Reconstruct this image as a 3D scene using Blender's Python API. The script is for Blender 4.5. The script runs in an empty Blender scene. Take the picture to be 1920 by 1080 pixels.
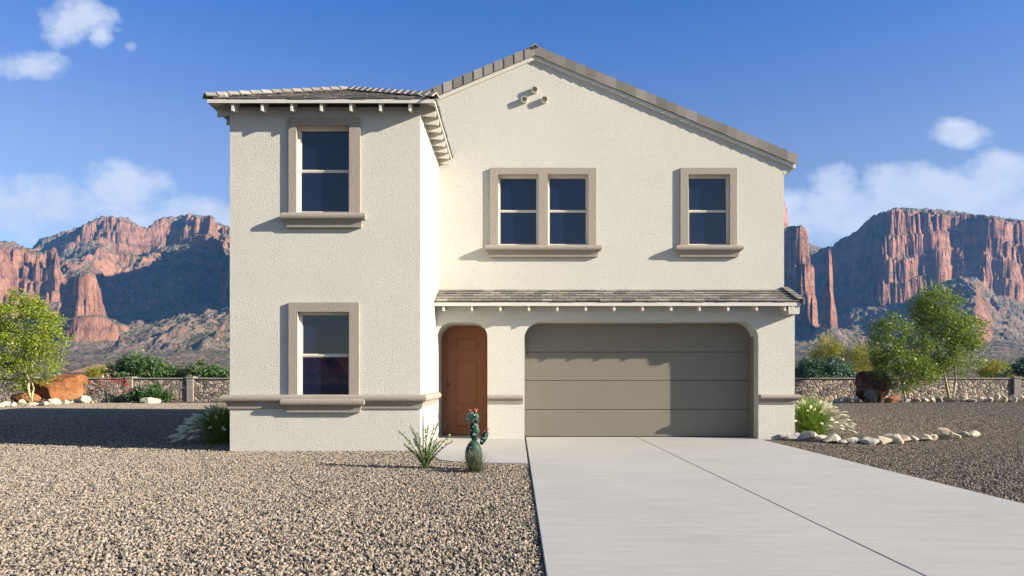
import bpy, math, random
import numpy as np
from mathutils import Vector, Matrix

random.seed(7)
RNG = np.random.default_rng(11)
C = bpy.context.scene.collection
R = math.radians

# ---------------------------------------------------------------- camera geometry
HAZE = 0.00011
F, CX, HZ, EYE = 1320.0, 970.0, 712.0, 1.26        # focal (px of the 1920 px photo), vanishing point, horizon, eye height


def P(px, py, Y):
    return Vector(((px - CX) / F * Y, Y, EYE + (HZ - py) / F * Y))


def GX(px, Y):
    return (px - CX) / F * Y


def ground_y(py, z=-0.02):
    return F * (EYE - z) / (py - HZ)


# ---------------------------------------------------------------- helpers
ORIGIN = {}


def world_origin(o):
    return ORIGIN.get(o.name, Vector((0, 0, 0)))


def tag(o, label=None, cat=None, group=None, kind=None):
    if label:
        o['label'] = label
    if cat:
        o['category'] = cat
    if group:
        o['group'] = group
    if kind:
        o['kind'] = kind
    return o


def thing(name, loc, label, cat, group=None):
    o = bpy.data.objects.new(name, None)
    o.empty_display_size = 0.2
    C.objects.link(o)
    o.location = loc
    ORIGIN[o.name] = Vector(loc)
    return tag(o, label, cat, group)


class MB:
    """collects shapes in world coordinates and links them as ONE mesh object"""

    def __init__(self):
        self.v, self.f, self.t = [], [], []

    def face(self, pts, tone=0.5):
        n = len(self.v)
        self.v.extend([tuple(p) for p in pts])
        self.f.append(tuple(range(n, n + len(pts))))
        self.t.append(tone)

    def grid(self, verts, faces, tone=0.5):
        n = len(self.v)
        self.v.extend([tuple(p) for p in verts])
        for f in faces:
            self.f.append(tuple(i + n for i in f))
            self.t.append(tone)

    def hexa(self, p, tone=0.5):      # 8 points: bottom ring 0-3, top ring 4-7
        self.grid(p, [(3, 2, 1, 0), (4, 5, 6, 7), (0, 1, 5, 4), (1, 2, 6, 5), (2, 3, 7, 6), (3, 0, 4, 7)], tone)

    def box(self, x0, x1, y0, y1, z0, z1, tone=0.5):
        self.hexa([(x0, y0, z0), (x1, y0, z0), (x1, y1, z0), (x0, y1, z0),
                   (x0, y0, z1), (x1, y0, z1), (x1, y1, z1), (x0, y1, z1)], tone)

    def prism(self, ring0, ring1, tone=0.5, caps=True):
        n = len(ring0)
        fs = [(i, (i + 1) % n, n + (i + 1) % n, n + i) for i in range(n)]
        if caps:
            fs += [tuple(range(n - 1, -1, -1)), tuple(range(n, 2 * n))]
        self.grid(list(ring0) + list(ring1), fs, tone)

    def tube(self, pts, radii, seg=6, tone=0.5):
        pts = [Vector(p) for p in pts]
        rings = []
        for i, p in enumerate(pts):
            d = (pts[min(i + 1, len(pts) - 1)] - pts[max(i - 1, 0)]).normalized()
            a = d.orthogonal().normalized() if abs(d.z) > 0.99 else d.cross(Vector((0, 0, 1))).normalized()
            b = d.cross(a)
            rings.append([p + (a * math.cos(2 * math.pi * k / seg) + b * math.sin(2 * math.pi * k / seg)) * radii[i] for k in range(seg)])
        vs = [q for r in rings for q in r]
        fs = []
        for i in range(len(pts) - 1):
            for k in range(seg):
                fs.append((i * seg + k, i * seg + (k + 1) % seg, (i + 1) * seg + (k + 1) % seg, (i + 1) * seg + k))
        fs.append(tuple(range(seg - 1, -1, -1)))
        fs.append(tuple((len(pts) - 1) * seg + k for k in range(seg)))
        self.grid(vs, fs, tone)

    def build(self, name, mat, parent=None, smooth=False, bevel=0.0, loc=None):
        me = bpy.data.meshes.new(name)
        o = bpy.data.objects.new(name, me)
        if parent is not None:
            org = world_origin(parent)
        elif loc is not None:
            org = Vector(loc)
        else:
            org = Vector((0, 0, 0))
        me.from_pydata([(p[0] - org.x, p[1] - org.y, p[2] - org.z) for p in self.v], [], self.f)
        at = me.attributes.new('tone', 'FLOAT', 'FACE')
        at.data.foreach_set('value', np.array(self.t, dtype=np.float32))
        me.materials.append(mat)
        if smooth:
            me.polygons.foreach_set('use_smooth', [True] * len(me.polygons))
        C.objects.link(o)
        if parent is not None:
            o.parent = parent
        else:
            o.location = org
        ORIGIN[o.name] = org
        if bevel:
            m = o.modifiers.new('edge', 'BEVEL')
            m.width = bevel
            m.segments = 2
            m.limit_method = 'ANGLE'
            m.angle_limit = R(40)
        me.update()
        return o


def np_mesh(name, verts, faces, mat, parent=None, smooth=False, loc=None, attrs=None):
    """fast mesh from numpy arrays (faces: N x k)"""
    me = bpy.data.meshes.new(name)
    org = world_origin(parent) if parent is not None else Vector(loc or (0, 0, 0))
    v = np.asarray(verts, dtype=np.float32) - np.array(org, dtype=np.float32)
    f = np.asarray(faces, dtype=np.int32)
    me.vertices.add(len(v))
    me.vertices.foreach_set('co', v.ravel())
    n, k = f.shape
    me.loops.add(n * k)
    me.loops.foreach_set('vertex_index', f.ravel())
    me.polygons.add(n)
    me.polygons.foreach_set('loop_start', np.arange(0, n * k, k, dtype=np.int32))
    me.polygons.foreach_set('loop_total', np.full(n, k, dtype=np.int32))
    if smooth:
        me.polygons.foreach_set('use_smooth', np.ones(n, dtype=bool))
    for an, dom, arr in (attrs or []):
        a = me.attributes.new(an, 'FLOAT', dom)
        a.data.foreach_set('value', np.asarray(arr, dtype=np.float32))
    me.materials.append(mat)
    me.update(calc_edges=True)
    o = bpy.data.objects.new(name, me)
    C.objects.link(o)
    if parent is not None:
        o.parent = parent
    else:
        o.location = org
    ORIGIN[o.name] = org
    return o


# ---------------------------------------------------------------- numpy noise
def _hash(ix, iy, seed):
    h = (ix.astype(np.int64) * 374761393 + iy.astype(np.int64) * 668265263 + seed * 982451653) & 0xFFFFFFFF
    h = ((h ^ (h >> 13)) * 1274126177) & 0xFFFFFFFF
    return ((h ^ (h >> 16)) & 0xFFFF) / 65535.0


def vnoise(x, y, seed=0):
    ix, iy = np.floor(x), np.floor(y)
    fx, fy = x - ix, y - iy
    ux, uy = fx * fx * fx * (fx * (fx * 6 - 15) + 10), fy * fy * fy * (fy * (fy * 6 - 15) + 10)
    a, b = _hash(ix, iy, seed), _hash(ix + 1, iy, seed)
    c, d = _hash(ix, iy + 1, seed), _hash(ix + 1, iy + 1, seed)
    return (a + (b - a) * ux) * (1 - uy) + (c + (d - c) * ux) * uy


def fbm(x, y, seed=0, octv=4, gain=0.5, ridged=False):
    s, amp, tot = 0, 1.0, 0
    for o in range(octv):
        n = vnoise(x, y, seed + o * 17)
        if ridged:
            n = 1 - np.abs(2 * n - 1)
        s = s + n * amp
        tot += amp
        amp *= gain
        x, y = x * 2.03 + 13.7, y * 2.03 + 7.1
    return s / tot


def sstep(a, b, x):
    t = np.clip((x - a) / (b - a), 0, 1)
    return t * t * (3 - 2 * t)


# ---------------------------------------------------------------- materials
def new_mat(name):
    m = bpy.data.materials.new(name)
    m.use_nodes = True
    nt = m.node_tree
    b = nt.nodes['Principled BSDF']
    return m, nt, b


def N(nt, kind, **kw):
    n = nt.nodes.new(kind)
    for k, v in kw.items():
        if k.startswith('i_'):
            key = k[2:]
            n.inputs[int(key) if key.isdigit() else key.replace('_', ' ')].default_value = v
        else:
            setattr(n, k, v)
    return n


def ramp(nt, fac, stops, interp='LINEAR'):
    n = nt.nodes.new('ShaderNodeValToRGB')
    n.color_ramp.interpolation = interp
    e = n.color_ramp.elements
    while len(e) < len(stops):
        e.new(0.5)
    for el, (p, c) in zip(e, stops):
        el.position = p
        el.color = (*c, 1) if len(c) == 3 else c
    nt.links.new(fac, n.inputs[0])
    return n.outputs[0]


def mix(nt, fac, a, b, blend='MIX'):
    n = nt.nodes.new('ShaderNodeMix')
    n.data_type = 'RGBA'
    n.blend_type = blend
    for sock, val in ((n.inputs[0], fac), (n.inputs[6], a), (n.inputs[7], b)):
        if hasattr(val, 'is_output'):
            nt.links.new(val, sock)
        else:
            sock.default_value = val if isinstance(val, (int, float)) else (*val, 1)
    return n.outputs[2]


def math_(nt, op, a, b=None, c=None):
    n = nt.nodes.new('ShaderNodeMath')
    n.operation = op
    for i, val in enumerate((a, b, c)):
        if val is None:
            continue
        if hasattr(val, 'is_output'):
            nt.links.new(val, n.inputs[i])
        else:
            n.inputs[i].default_value = val
    return n.outputs[0]


def pos(nt):
    return nt.nodes.new('ShaderNodeNewGeometry').outputs['Position']


def noise(nt, vec, scale, detail=3, rough=0.5, out='Fac', dist=0.0):
    n = nt.nodes.new('ShaderNodeTexNoise')
    n.inputs['Scale'].default_value = scale
    n.inputs['Detail'].default_value = detail
    n.inputs['Roughness'].default_value = rough
    n.inputs['Distortion'].default_value = dist
    nt.links.new(vec, n.inputs['Vector'])
    return n.outputs[out]


def bump(nt, height, strength, dist, bsdf, normal=None):
    n = nt.nodes.new('ShaderNodeBump')
    n.inputs['Strength'].default_value = strength
    n.inputs['Distance'].default_value = dist
    nt.links.new(height, n.inputs['Height'])
    if normal is not None:
        nt.links.new(normal, n.inputs['Normal'])
    nt.links.new(n.outputs[0], bsdf.inputs['Normal'])
    return n.outputs[0]


def stretch(nt, vec, sx, sy, sz):
    n = nt.nodes.new('ShaderNodeMapping')
    n.inputs['Scale'].default_value = (sx, sy, sz)
    nt.links.new(vec, n.inputs['Vector'])
    return n.outputs[0]


def stucco(name, col, grain=30.0, strength=0.55, dist=0.012):
    m, nt, b = new_mat(name)
    p = pos(nt)
    n1 = noise(nt, p, grain, 3, 0.6)
    n2 = noise(nt, p, grain * 2.3, 2, 0.5)
    h = math_(nt, 'ADD', ramp(nt, n1, [(0.30, (0, 0, 0)), (0.52, (1, 1, 1))]), math_(nt, 'MULTIPLY', n2, 0.5))
    big = noise(nt, p, 0.9, 4, 0.6)
    c = ramp(nt, big, [(0.3, tuple(x * 0.965 for x in col)), (0.7, tuple(min(1, x * 1.02) for x in col))])
    fine = ramp(nt, n1, [(0.25, (0.84, 0.83, 0.81)), (0.5, (1, 1, 1))])
    c = mix(nt, 1.0, c, fine, 'MULTIPLY')
    nt.links.new(c, b.inputs['Base Color'])
    b.inputs['Roughness'].default_value = 0.95
    b.inputs['Specular IOR Level'].default_value = 0.15
    bump(nt, h, strength, dist, b)
    return m


def paint(name, col, rough=0.5, var=0.05, scale=3.0, spec=0.4, bumpy=0.0):
    m, nt, b = new_mat(name)
    p = pos(nt)
    n = noise(nt, p, scale, 5, 0.6)
    c = ramp(nt, n, [(0.3, tuple(x * (1 - var) for x in col)), (0.7, tuple(x * (1 + var) for x in col))])
    nt.links.new(c, b.inputs['Base Color'])
    b.inputs['Roughness'].default_value = rough
    b.inputs['Specular IOR Level'].default_value = spec
    if bumpy:
        bump(nt, noise(nt, p, 90, 3), 0.3, bumpy, b)
    return m


def tone_mat(name, stops, rough=0.85, nscale=12.0, namt=0.25, bdist=0.004, bscale=60, spec=0.2):
    """colour picked per face from the attribute 'tone', broken up with noise"""
    m, nt, b = new_mat(name)
    a = N(nt, 'ShaderNodeAttribute', attribute_name='tone')
    p = pos(nt)
    n = noise(nt, p, nscale, 5, 0.6)
    f = math_(nt, 'ADD', a.outputs['Fac'], math_(nt, 'MULTIPLY', math_(nt, 'SUBTRACT', n, 0.5), namt))
    c = ramp(nt, f, stops)
    nt.links.new(c, b.inputs['Base Color'])
    b.inputs['Roughness'].default_value = rough
    b.inputs['Specular IOR Level'].default_value = spec
    if bdist:
        bump(nt, noise(nt, p, bscale, 4, 0.6), 0.6, bdist, b)
    return m


def leaf_mat(name, dark, light, trans=0.35, spec=0.35, rough=0.45):
    m, nt, b = new_mat(name)
    a = N(nt, 'ShaderNodeAttribute', attribute_name='tone')
    c = ramp(nt, a.outputs['Fac'], [(0.0, dark), (1.0, light)])
    nt.links.new(c, b.inputs['Base Color'])
    b.inputs['Roughness'].default_value = rough
    b.inputs['Specular IOR Level'].default_value = spec
    t = nt.nodes.new('ShaderNodeBsdfTranslucent')
    nt.links.new(mix(nt, 1.0, c, (1.0, 1.0, 0.55), 'MULTIPLY'), t.inputs[0])
    ms = nt.nodes.new('ShaderNodeMixShader')
    ms.inputs[0].default_value = trans
    nt.links.new(b.outputs[0], ms.inputs[1])
    nt.links.new(t.outputs[0], ms.inputs[2])
    nt.links.new(ms.outputs[0], nt.nodes['Material Output'].inputs[0])
    return m


M = {}
M['stucco'] = stucco('stucco_cream', (0.56, 0.548, 0.495), 48.0, 0.85, 0.010)
M['trim'] = stucco('stucco_taupe', (0.33, 0.29, 0.25), 52.0, 0.8, 0.010)
M['wood'] = paint('painted_wood', (0.57, 0.545, 0.49), 0.6, 0.06, 6)
M['soffit'] = paint('eave_shade_dark', (0.10, 0.085, 0.07), 0.8, 0.1, 8)  # dark colour stands in for the shade under the eaves
M['garage'] = paint('garage_taupe', (0.180, 0.162, 0.132), 0.6, 0.03, 2, 0.3, 0.0015)
M['door'] = paint('door_rust', (0.23, 0.082, 0.030), 0.5, 0.06, 5, 0.35, 0.001)
M['vinyl'] = paint('vinyl_white', (0.60, 0.56, 0.47), 0.4, 0.03, 4)
M['dark'] = paint('dark_metal', (0.03, 0.03, 0.035), 0.4, 0.1, 10)
M['pipe'] = paint('clay_pipe', (0.46, 0.42, 0.33), 0.7, 0.08, 10)
M['bark'] = paint('bark', (0.22, 0.19, 0.12), 0.9, 0.25, 9, 0.1, 0.01)
M['palebark'] = paint('pale_bark', (0.36, 0.33, 0.20), 0.9, 0.25, 9, 0.1, 0.01)
M['tile'] = tone_mat('concrete_roof_tile', [(0.0, (0.06, 0.056, 0.052)), (0.12, (0.125, 0.117, 0.108)), (0.4, (0.19, 0.178, 0.16)), (0.7, (0.25, 0.23, 0.205)), (1.0, (0.33, 0.31, 0.28))], 0.85, 14, 0.22)

# window glass: dark tinted pane with a mirror-like face
m, nt, b = new_mat('tinted_glass')
b.inputs['Base Color'].default_value = (0.006, 0.009, 0.032, 1)
b.inputs['Roughness'].default_value = 0.015
b.inputs['IOR'].default_value = 1.55
b.inputs['Specular IOR Level'].default_value = 0.72
p = pos(nt)
bump(nt, noise(nt, p, 1.6, 2), 0.05, 0.01, b)
M['glass'] = m

# concrete slab
m, nt, b = new_mat('concrete')
p = pos(nt)
n1 = noise(nt, p, 0.55, 6, 0.65)
n2 = noise(nt, stretch(nt, p, 1.0, 7.0, 1.0), 1.1, 6, 0.7)
n3 = noise(nt, p, 42, 4, 0.6)
n4 = noise(nt, stretch(nt, p, 0.7, 14.0, 1.0), 2.3, 5, 0.75)
c = ramp(nt, n1, [(0.25, (0.365, 0.357, 0.337)), (0.75, (0.42, 0.41, 0.39))])
c = mix(nt, 0.5, c, ramp(nt, n2, [(0.25, (0.72, 0.72, 0.72)), (0.6, (1, 1, 1))]), 'MULTIPLY')
c = mix(nt, 0.5, c, ramp(nt, n4, [(0.22, (0.62, 0.61, 0.6)), (0.42, (1, 1, 1))]), 'MULTIPLY')
c = mix(nt, 0.3, c, ramp(nt, n3, [(0.3, (0.75, 0.75, 0.75)), (0.7, (1, 1, 1))]), 'MULTIPLY')
nt.links.new(c, b.inputs['Base Color'])
b.inputs['Roughness'].default_value = 0.9
b.inputs['Specular IOR Level'].default_value = 0.2
bump(nt, math_(nt, 'ADD', n3, n2), 0.25, 0.003, b)
M['concrete'] = m

# gravel sheet, seen between and beyond the scattered stones
GRAVEL = [(0.0, (0.045, 0.04, 0.038)), (0.16, (0.11, 0.097, 0.085)), (0.42, (0.222, 0.19, 0.152)), (0.75, (0.295, 0.25, 0.195)), (0.9, (0.325, 0.245, 0.19)), (1.0, (0.37, 0.34, 0.295))]
m, nt, b = new_mat('gravel_ground')
p = pos(nt)
v = N(nt, 'ShaderNodeTexVoronoi')
v.inputs['Scale'].default_value = 38
nt.links.new(p, v.inputs['Vector'])
v2 = N(nt, 'ShaderNodeTexVoronoi')
v2.inputs['Scale'].default_value = 16
nt.links.new(p, v2.inputs['Vector'])
sep = N(nt, 'ShaderNodeSeparateColor')
nt.links.new(v.outputs['Color'], sep.inputs[0])
c = ramp(nt, sep.outputs[0], GRAVEL)
crev = ramp(nt, v.outputs['Distance'], [(0.30, (1, 1, 1)), (0.80, (0.12, 0.12, 0.12))])  # shade in the crevices between pebbles, painted into the colour
c = mix(nt, 1.0, c, crev, 'MULTIPLY')
big = noise(nt, p, 0.35, 5, 0.6)
c = mix(nt, 1.0, c, ramp(nt, big, [(0.3, (0.82, 0.82, 0.83)), (0.7, (1.05, 1.03, 1.0))]), 'MULTIPLY')
# bare desert soil beyond the yard
sx = N(nt, 'ShaderNodeSeparateXYZ')
nt.links.new(p, sx.inputs[0])
far = ramp(nt, math_(nt, 'MULTIPLY', math_(nt, 'SUBTRACT', sx.outputs[1], 42.5), 0.5), [(0, (0, 0, 0)), (1, (1, 1, 1))])
soil = ramp(nt, noise(nt, p, 0.25, 6, 0.7), [(0.3, (0.20, 0.16, 0.12)), (0.7, (0.36, 0.28, 0.22))])
brown = math_(nt, 'GREATER_THAN', sx.outputs[0], 2.6)
gap_shade = ramp(nt, noise(nt, p, 30, 4, 0.6), [(0.3, (0.035, 0.03, 0.028)), (0.7, (0.085, 0.07, 0.058))])  # sheet darkened so the gaps between stones read as crevice shade
c = mix(nt, 0.8, c, gap_shade)
c = mix(nt, brown, c, mix(nt, 1.0, c, (0.66, 0.66, 0.72), 'MULTIPLY'))
c = mix(nt, far, c, soil)
nt.links.new(c, b.inputs['Base Color'])
b.inputs['Roughness'].default_value = 0.95
b.inputs['Specular IOR Level'].default_value = 0.1
h = math_(nt, 'SUBTRACT', math_(nt, 'MULTIPLY', v.outputs['Distance'], -0.6), math_(nt, 'MULTIPLY', v2.outputs['Distance'], 0.8))
bump(nt, h, 0.9, 0.03, b)
M['gravel'] = m

GRAVEL_B = [(p_, (c_[0] * 0.80, c_[1] * 0.78, c_[2] * 0.77)) for p_, c_ in GRAVEL]
M['pebble_dark'] = tone_mat('gravel_stone_brown', GRAVEL_B, 0.9, 40, 0.12, 0.002, 120, 0.15)
M['pebble'] = tone_mat('gravel_stone', GRAVEL, 0.9, 40, 0.12, 0.002, 120, 0.15)


def rock_mat(name, a, bcol, ccol, scale=2.0, bd=0.06):
    m, nt, b = new_mat(name)
    p = pos(nt)
    n1 = noise(nt, p, scale, 8, 0.65)
    n2 = noise(nt, p, scale * 5, 6, 0.7)
    c = ramp(nt, n1, [(0.3, a), (0.5, bcol), (0.72, ccol)])
    c = mix(nt, 0.6, c, ramp(nt, n2, [(0.3, (0.5, 0.5, 0.5)), (0.6, (1, 1, 1))]), 'MULTIPLY')
    nt.links.new(c, b.inputs['Base Color'])
    b.inputs['Roughness'].default_value = 0.95
    b.inputs['Specular IOR Level'].default_value = 0.15
    bump(nt, math_(nt, 'ADD', n1, math_(nt, 'MULTIPLY', n2, 0.4)), 0.8, bd, b)
    return m


M['boulder_orange'] = rock_mat('boulder_orange', (0.11, 0.05, 0.027), (0.28, 0.115, 0.045), (0.36, 0.20, 0.10), 1.3, 0.2)
M['boulder_brown'] = rock_mat('boulder_brown', (0.05, 0.025, 0.018), (0.12, 0.05, 0.03), (0.22, 0.10, 0.05), 1.3, 0.12)
M['rock_cream'] = rock_mat('rock_cream', (0.42, 0.35, 0.24), (0.58, 0.50, 0.36), (0.68, 0.61, 0.47), 3.0, 0.03)
M['rock_grey'] = rock_mat('rock_grey', (0.26, 0.24, 0.21), (0.40, 0.37, 0.33), (0.50, 0.46, 0.41), 3.0, 0.03)
M['rock_tan'] = rock_mat('rock_tan', (0.32, 0.25, 0.18), (0.48, 0.40, 0.30), (0.58, 0.50, 0.40), 3.0, 0.03)

# ================================================================ HOUSE
house = thing('house', (0.39, 15.0, 0.0), 'two storey cream stucco house with grey tiled roof and taupe garage door', 'house')
YW, YP, YU, YB = 12.6, 15.0, 15.6, 25.0            # wing front, porch wall, upper main wall, rear wall
XL, XR, XWR, XPK = -5.145, 5.91, -1.737, 0.39      # left wall, right wall, wing right wall, ridge
SL = 0.418


def roof_z(x):                                     # top of the main roof tiles
    return 8.61 - SL * abs(x - XPK)


def wall_front(mb, x0, x1, z0, ztop, y, holes, depth):
    """front wall facing -Y, with rectangular holes (x0,x1,z0,z1) and their reveals"""
    xs = sorted({x0, x1} | {h[0] for h in holes} | {h[1] for h in holes} | ({XPK} if x0 < XPK < x1 else set()))
    zs = sorted({z0} | {h[2] for h in holes} | {h[3] for h in holes})
    for i in range(len(xs) - 1):
        a, c = xs[i], xs[i + 1]
        for j in range(len(zs)):
            zl = zs[j]
            hit = any(h[0] <= a and h[1] >= c and h[2] <= zl < h[3] for h in holes)
            if hit:
                continue
            if j + 1 < len(zs):
                mb.face([(a, y, zl), (c, y, zl), (c, y, zs[j + 1]), (a, y, zs[j + 1])])
            else:
                mb.face([(a, y, zl), (c, y, zl), (c, y, ztop(c)), (a, y, ztop(a))])
    for (a, c, zl, zh) in holes:
        y2 = y + depth
        mb.face([(a, y, zl), (a, y, zh), (a, y2, zh), (a, y2, zl)])
        mb.face([(c, y, zl), (c, y2, zl), (c, y2, zh), (c, y, zh)])
        mb.face([(a, y, zh), (c, y, zh), (c, y2, zh), (a, y2, zh)])
        mb.face([(a, y, zl), (a, y2, zl), (c, y2, zl), (c, y, zl)])


def win_rect(px0, px1, py0, py1, Y):
    a, c = P(px0, py1, Y), P(px1, py0, Y)
    return (a.x, c.x, a.z, c.z)


WREC = 0.075      # window set behind the wall face
w_up = win_rect(557, 656, 237, 399, YW)
w_lo = win_rect(559, 656, 585, 747, YW)
w_t1 = win_rect(934, 1010, 328, 460, YU)
w_t2 = win_rect(1027, 1103, 328, 460, YU)
w_si = win_rect(1290, 1368, 328, 460, YU)

# --- walls
mb = MB()
wall_front(mb, XL, XWR, -0.1, lambda x: 6.14, YW, [w_up, w_lo], 0.16)
mb.face([(XWR, YW, -0.1), (XWR, YU, -0.1), (XWR, YU, 6.14), (XWR, YW, 6.14)])
mb.face([(XL, YB, -0.1), (XL, YW, -0.1), (XL, YW, 6.14), (XL, YB, 6.14)])
mb.build('wall', M['stucco'], house)

mb = MB()
wall_front(mb, XWR, XR, 2.7, lambda x: roof_z(x) - 0.2, YU, [w_t1, w_t2, w_si], 0.16)
mb.face([(-3.6, YU, 5.9), (XWR, YU, 5.9), (XWR, YU, roof_z(XWR) - 0.2), (-3.6, YU, roof_z(-3.6) - 0.2)])
mb.face([(XR, YU, -0.1), (XR, YB, -0.1), (XR, YB, 6.2), (XR, YU, 6.2)])
mb.face([(XR, YB, -0.1), (XL, YB, -0.1), (XL, YB, roof_z(XL) - 0.2), (XPK, YB, 8.4), (XR, YB, roof_z(XR) - 0.2)])
# flared eave return at the foot of the right rake
prof = [(XR, 5.75), (XR + 0.02, 5.80), (XR + 0.07, 5.86), (XR + 0.15, 5.915), (XR + 0.245, 5.945), (XR + 0.245, 6.02), (XR, 6.16)]
mb.prism([(x, YU - 0.003, z) for x, z in prof], [(x, YU + 0.9, z) for x, z in prof])
mb.build('wall', M['stucco'], house)

# --- porch wall with two round cornered openings
DOOR_O = (-1.716, -0.636, 2.487, 0.33)
GAR_O = (0.150, 5.136, 2.500, 0.36)
ZPT = 2.95


def arch(o, n=12):
    x0, x1, zt, r = o
    pts = [(x0, -0.05)]
    for k in range(n + 1):
        a = math.pi - k / n * math.pi / 2
        pts.append((x0 + r + r * math.cos(a), zt - r + r * math.sin(a)))
    for k in range(n + 1):
        a = math.pi / 2 - k / n * math.pi / 2
        pts.append((x1 - r + r * math.cos(a), zt - r + r * math.sin(a)))
    pts.append((x1, -0.05))
    return pts


mb = MB()
for a, c in ((XWR, DOOR_O[0]), (DOOR_O[1], GAR_O[0]), (GAR_O[1], XR)):
    mb.face([(a, YP, -0.1), (c, YP, -0.1), (c, YP, ZPT), (a, YP, ZPT)])
for o, dep in ((DOOR_O, 1.05), (GAR_O, 0.50)):
    pr = arch(o)
    for (xa, za), (xb, zb) in zip(pr[1:-1], pr[2:-1]):
        if xb - xa > 1e-6:
            mb.face([(xa, YP, za), (xb, YP, zb), (xb, YP, ZPT), (xa, YP, ZPT)])
    for (xa, za), (xb, zb) in zip(pr[:-1], pr[1:]):
        mb.face([(xa, YP, za), (xa, YP + dep, za), (xb, YP + dep, zb), (xb, YP, zb)])
mb.face([(XR, YP, -0.1), (XR, YU, -0.1), (XR, YU, 3.25), (XR, YP, ZPT)])
mb.face([(DOOR_O[0] - 0.3, YP + 1.3, -0.1), (DOOR_O[1] + 0.3, YP + 1.3, -0.1), (DOOR_O[1] + 0.3, YP + 1.3, 2.7), (DOOR_O[0] - 0.3, YP + 1.3, 2.7)])
mb.box(5.67, 5.90, 14.715, 15.02, 2.635, 2.86)                # stucco box closing the end of the eave
mb.build('wall', M['stucco'], house)


# --- mouldings swept along a path (offset outward, mitred)
def sweep(mb, path, prof):
    n = len(path)
    nrm = []
    for i in range(n):
        ns = []
        for a, c in ((i - 1, i), (i, i + 1)):
            if 0 <= a and c < n:
                dx, dy = path[c][0] - path[a][0], path[c][1] - path[a][1]
                L = math.hypot(dx, dy)
                ns.append((dy / L, -dx / L))
        if len(ns) == 2:
            sx_, sy_ = ns[0][0] + ns[1][0], ns[0][1] + ns[1][1]
            k = 2.0 / (sx_ * sx_ + sy_ * sy_)
            nrm.append((sx_ * k, sy_ * k))
        else:
            nrm.append(ns[0])
    rings = [[(path[i][0] + nrm[i][0] * d, path[i][1] + nrm[i][1] * d, z) for d, z in prof] for i in range(n)]
    k = len(prof)
    vs = [q for r in rings for q in r]
    fs = []
    for i in range(n - 1):
        for j in range(k - 1):
            fs.append((i * k + j, (i + 1) * k + j, (i + 1) * k + j + 1, i * k + j + 1))
    fs.append(tuple(range(k - 1, -1, -1)))
    fs.append(tuple((n - 1) * k + j for j in range(k)))
    mb.grid(vs, fs)


def mould(z0, z1, s=1.0):
    h = z1 - z0
    base = [(0.0, 0.0), (0.028, 0.0), (0.030, 0.10), (0.042, 0.30), (0.060, 0.44), (0.066, 0.50), (0.094, 0.52), (0.112, 0.58), (0.121, 0.68),
            (0.122, 0.78), (0.114, 0.88), (0.096, 0.96), (0.070, 1.0), (0.0, 1.0)]
    return [(d * s, z0 + t * h) for d, t in base]


mb = MB()
sweep(mb, [(XL, YW + 1.6), (XL, YW), (XWR, YW), (XWR, YP - 0.03)], mould(0.745, 0.995))
mb.build('belt_course', M['trim'], house)
mb = MB()
sweep(mb, [(DOOR_O[1] + 0.004, YP), (GAR_O[0] - 0.03, YP)], mould(0.755, 0.935, 0.6))
mb.build('belt_course', M['trim'], house)
mb = MB()
sweep(mb, [(GAR_O[1] + 0.02, YP), (XR, YP), (XR, YP + 2.0)], mould(0.755, 0.945, 0.85))
mb.build('belt_course', M['trim'], house)


# --- windows
def surround(outer, openings, y, sill_z):
    """raised stucco frame 48 mm proud of the wall, holes for the windows, with a moulded sill below"""
    x0, x1, z0, z1 = outer
    mb = MB()
    yf = y - 0.048
    wall_front(mb, x0, x1, z0, lambda x: z1, yf, openings, 0.05)
    mb.face([(x0, y, z0), (x0, yf, z0), (x0, yf, z1), (x0, y, z1)])
    mb.face([(x1, yf, z0), (x1, y, z0), (x1, y, z1), (x1, yf, z1)])
    mb.face([(x0, yf, z1), (x1, yf, z1), (x1, y, z1), (x0, y, z1)])
    s = mb.build('window_surround', M['trim'], house)
    mb = MB()
    e = 0.006
    sweep(mb, [(x0 + e, y + 0.02), (x0 + e, yf + 0.004), (x1 - e, yf + 0.004), (x1 - e, y + 0.02)], mould(sill_z - 0.252, sill_z))
    mb.build('sill', M['trim'], s)
    return s


def window(rect, y, split=0.5):
    x0, x1, z0, z1 = rect
    yf = y + WREC
    fw, sw = 0.030, 0.017
    mb = MB()
    mb.box(x0, x0 + fw, yf, yf + 0.08, z0, z1)
    mb.box(x1 - fw, x1, yf, yf + 0.08, z0, z1)
    mb.box(x0 + fw, x1 - fw, yf, yf + 0.08, z1 - fw, z1)
    mb.box(x0 + fw, x1 - fw, yf, yf + 0.08, z0, z0 + fw)
    w = mb.build('window', M['vinyl'], house, bevel=0.003)
    zm = z0 + (z1 - z0) * split
    xa, xb = x0 + fw, x1 - fw
    mb = MB()
    mb.box(xa, xb, yf + 0.012, yf + 0.05, zm - 0.013, zm + 0.013)
    mb.build('meeting_rail', M['vinyl'], w, bevel=0.003)
    for za, zb, yo in ((zm + 0.013, z1 - fw, 0.045), (z0 + fw, zm - 0.013, 0.02)):
        mb = MB()
        mb.box(xa, xa + sw, yf + yo, yf + yo + 0.03, za, zb)
        mb.box(xb - sw, xb, yf + yo, yf + yo + 0.03, za, zb)
        mb.box(xa + sw, xb - sw, yf + yo, yf + yo + 0.03, zb - sw, zb)
        mb.box(xa + sw, xb - sw, yf + yo, yf + yo + 0.03, za, za + sw)
        mb.build('sash', M['vinyl'], w)
        mb = MB()
        mb.box(xa + sw, xb - sw, yf + yo + 0.012, yf + yo + 0.022, za + sw, zb - sw)
        mb.build('pane', M['glass'], w)
    # jamb between the surround and the frame
    return w


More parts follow.
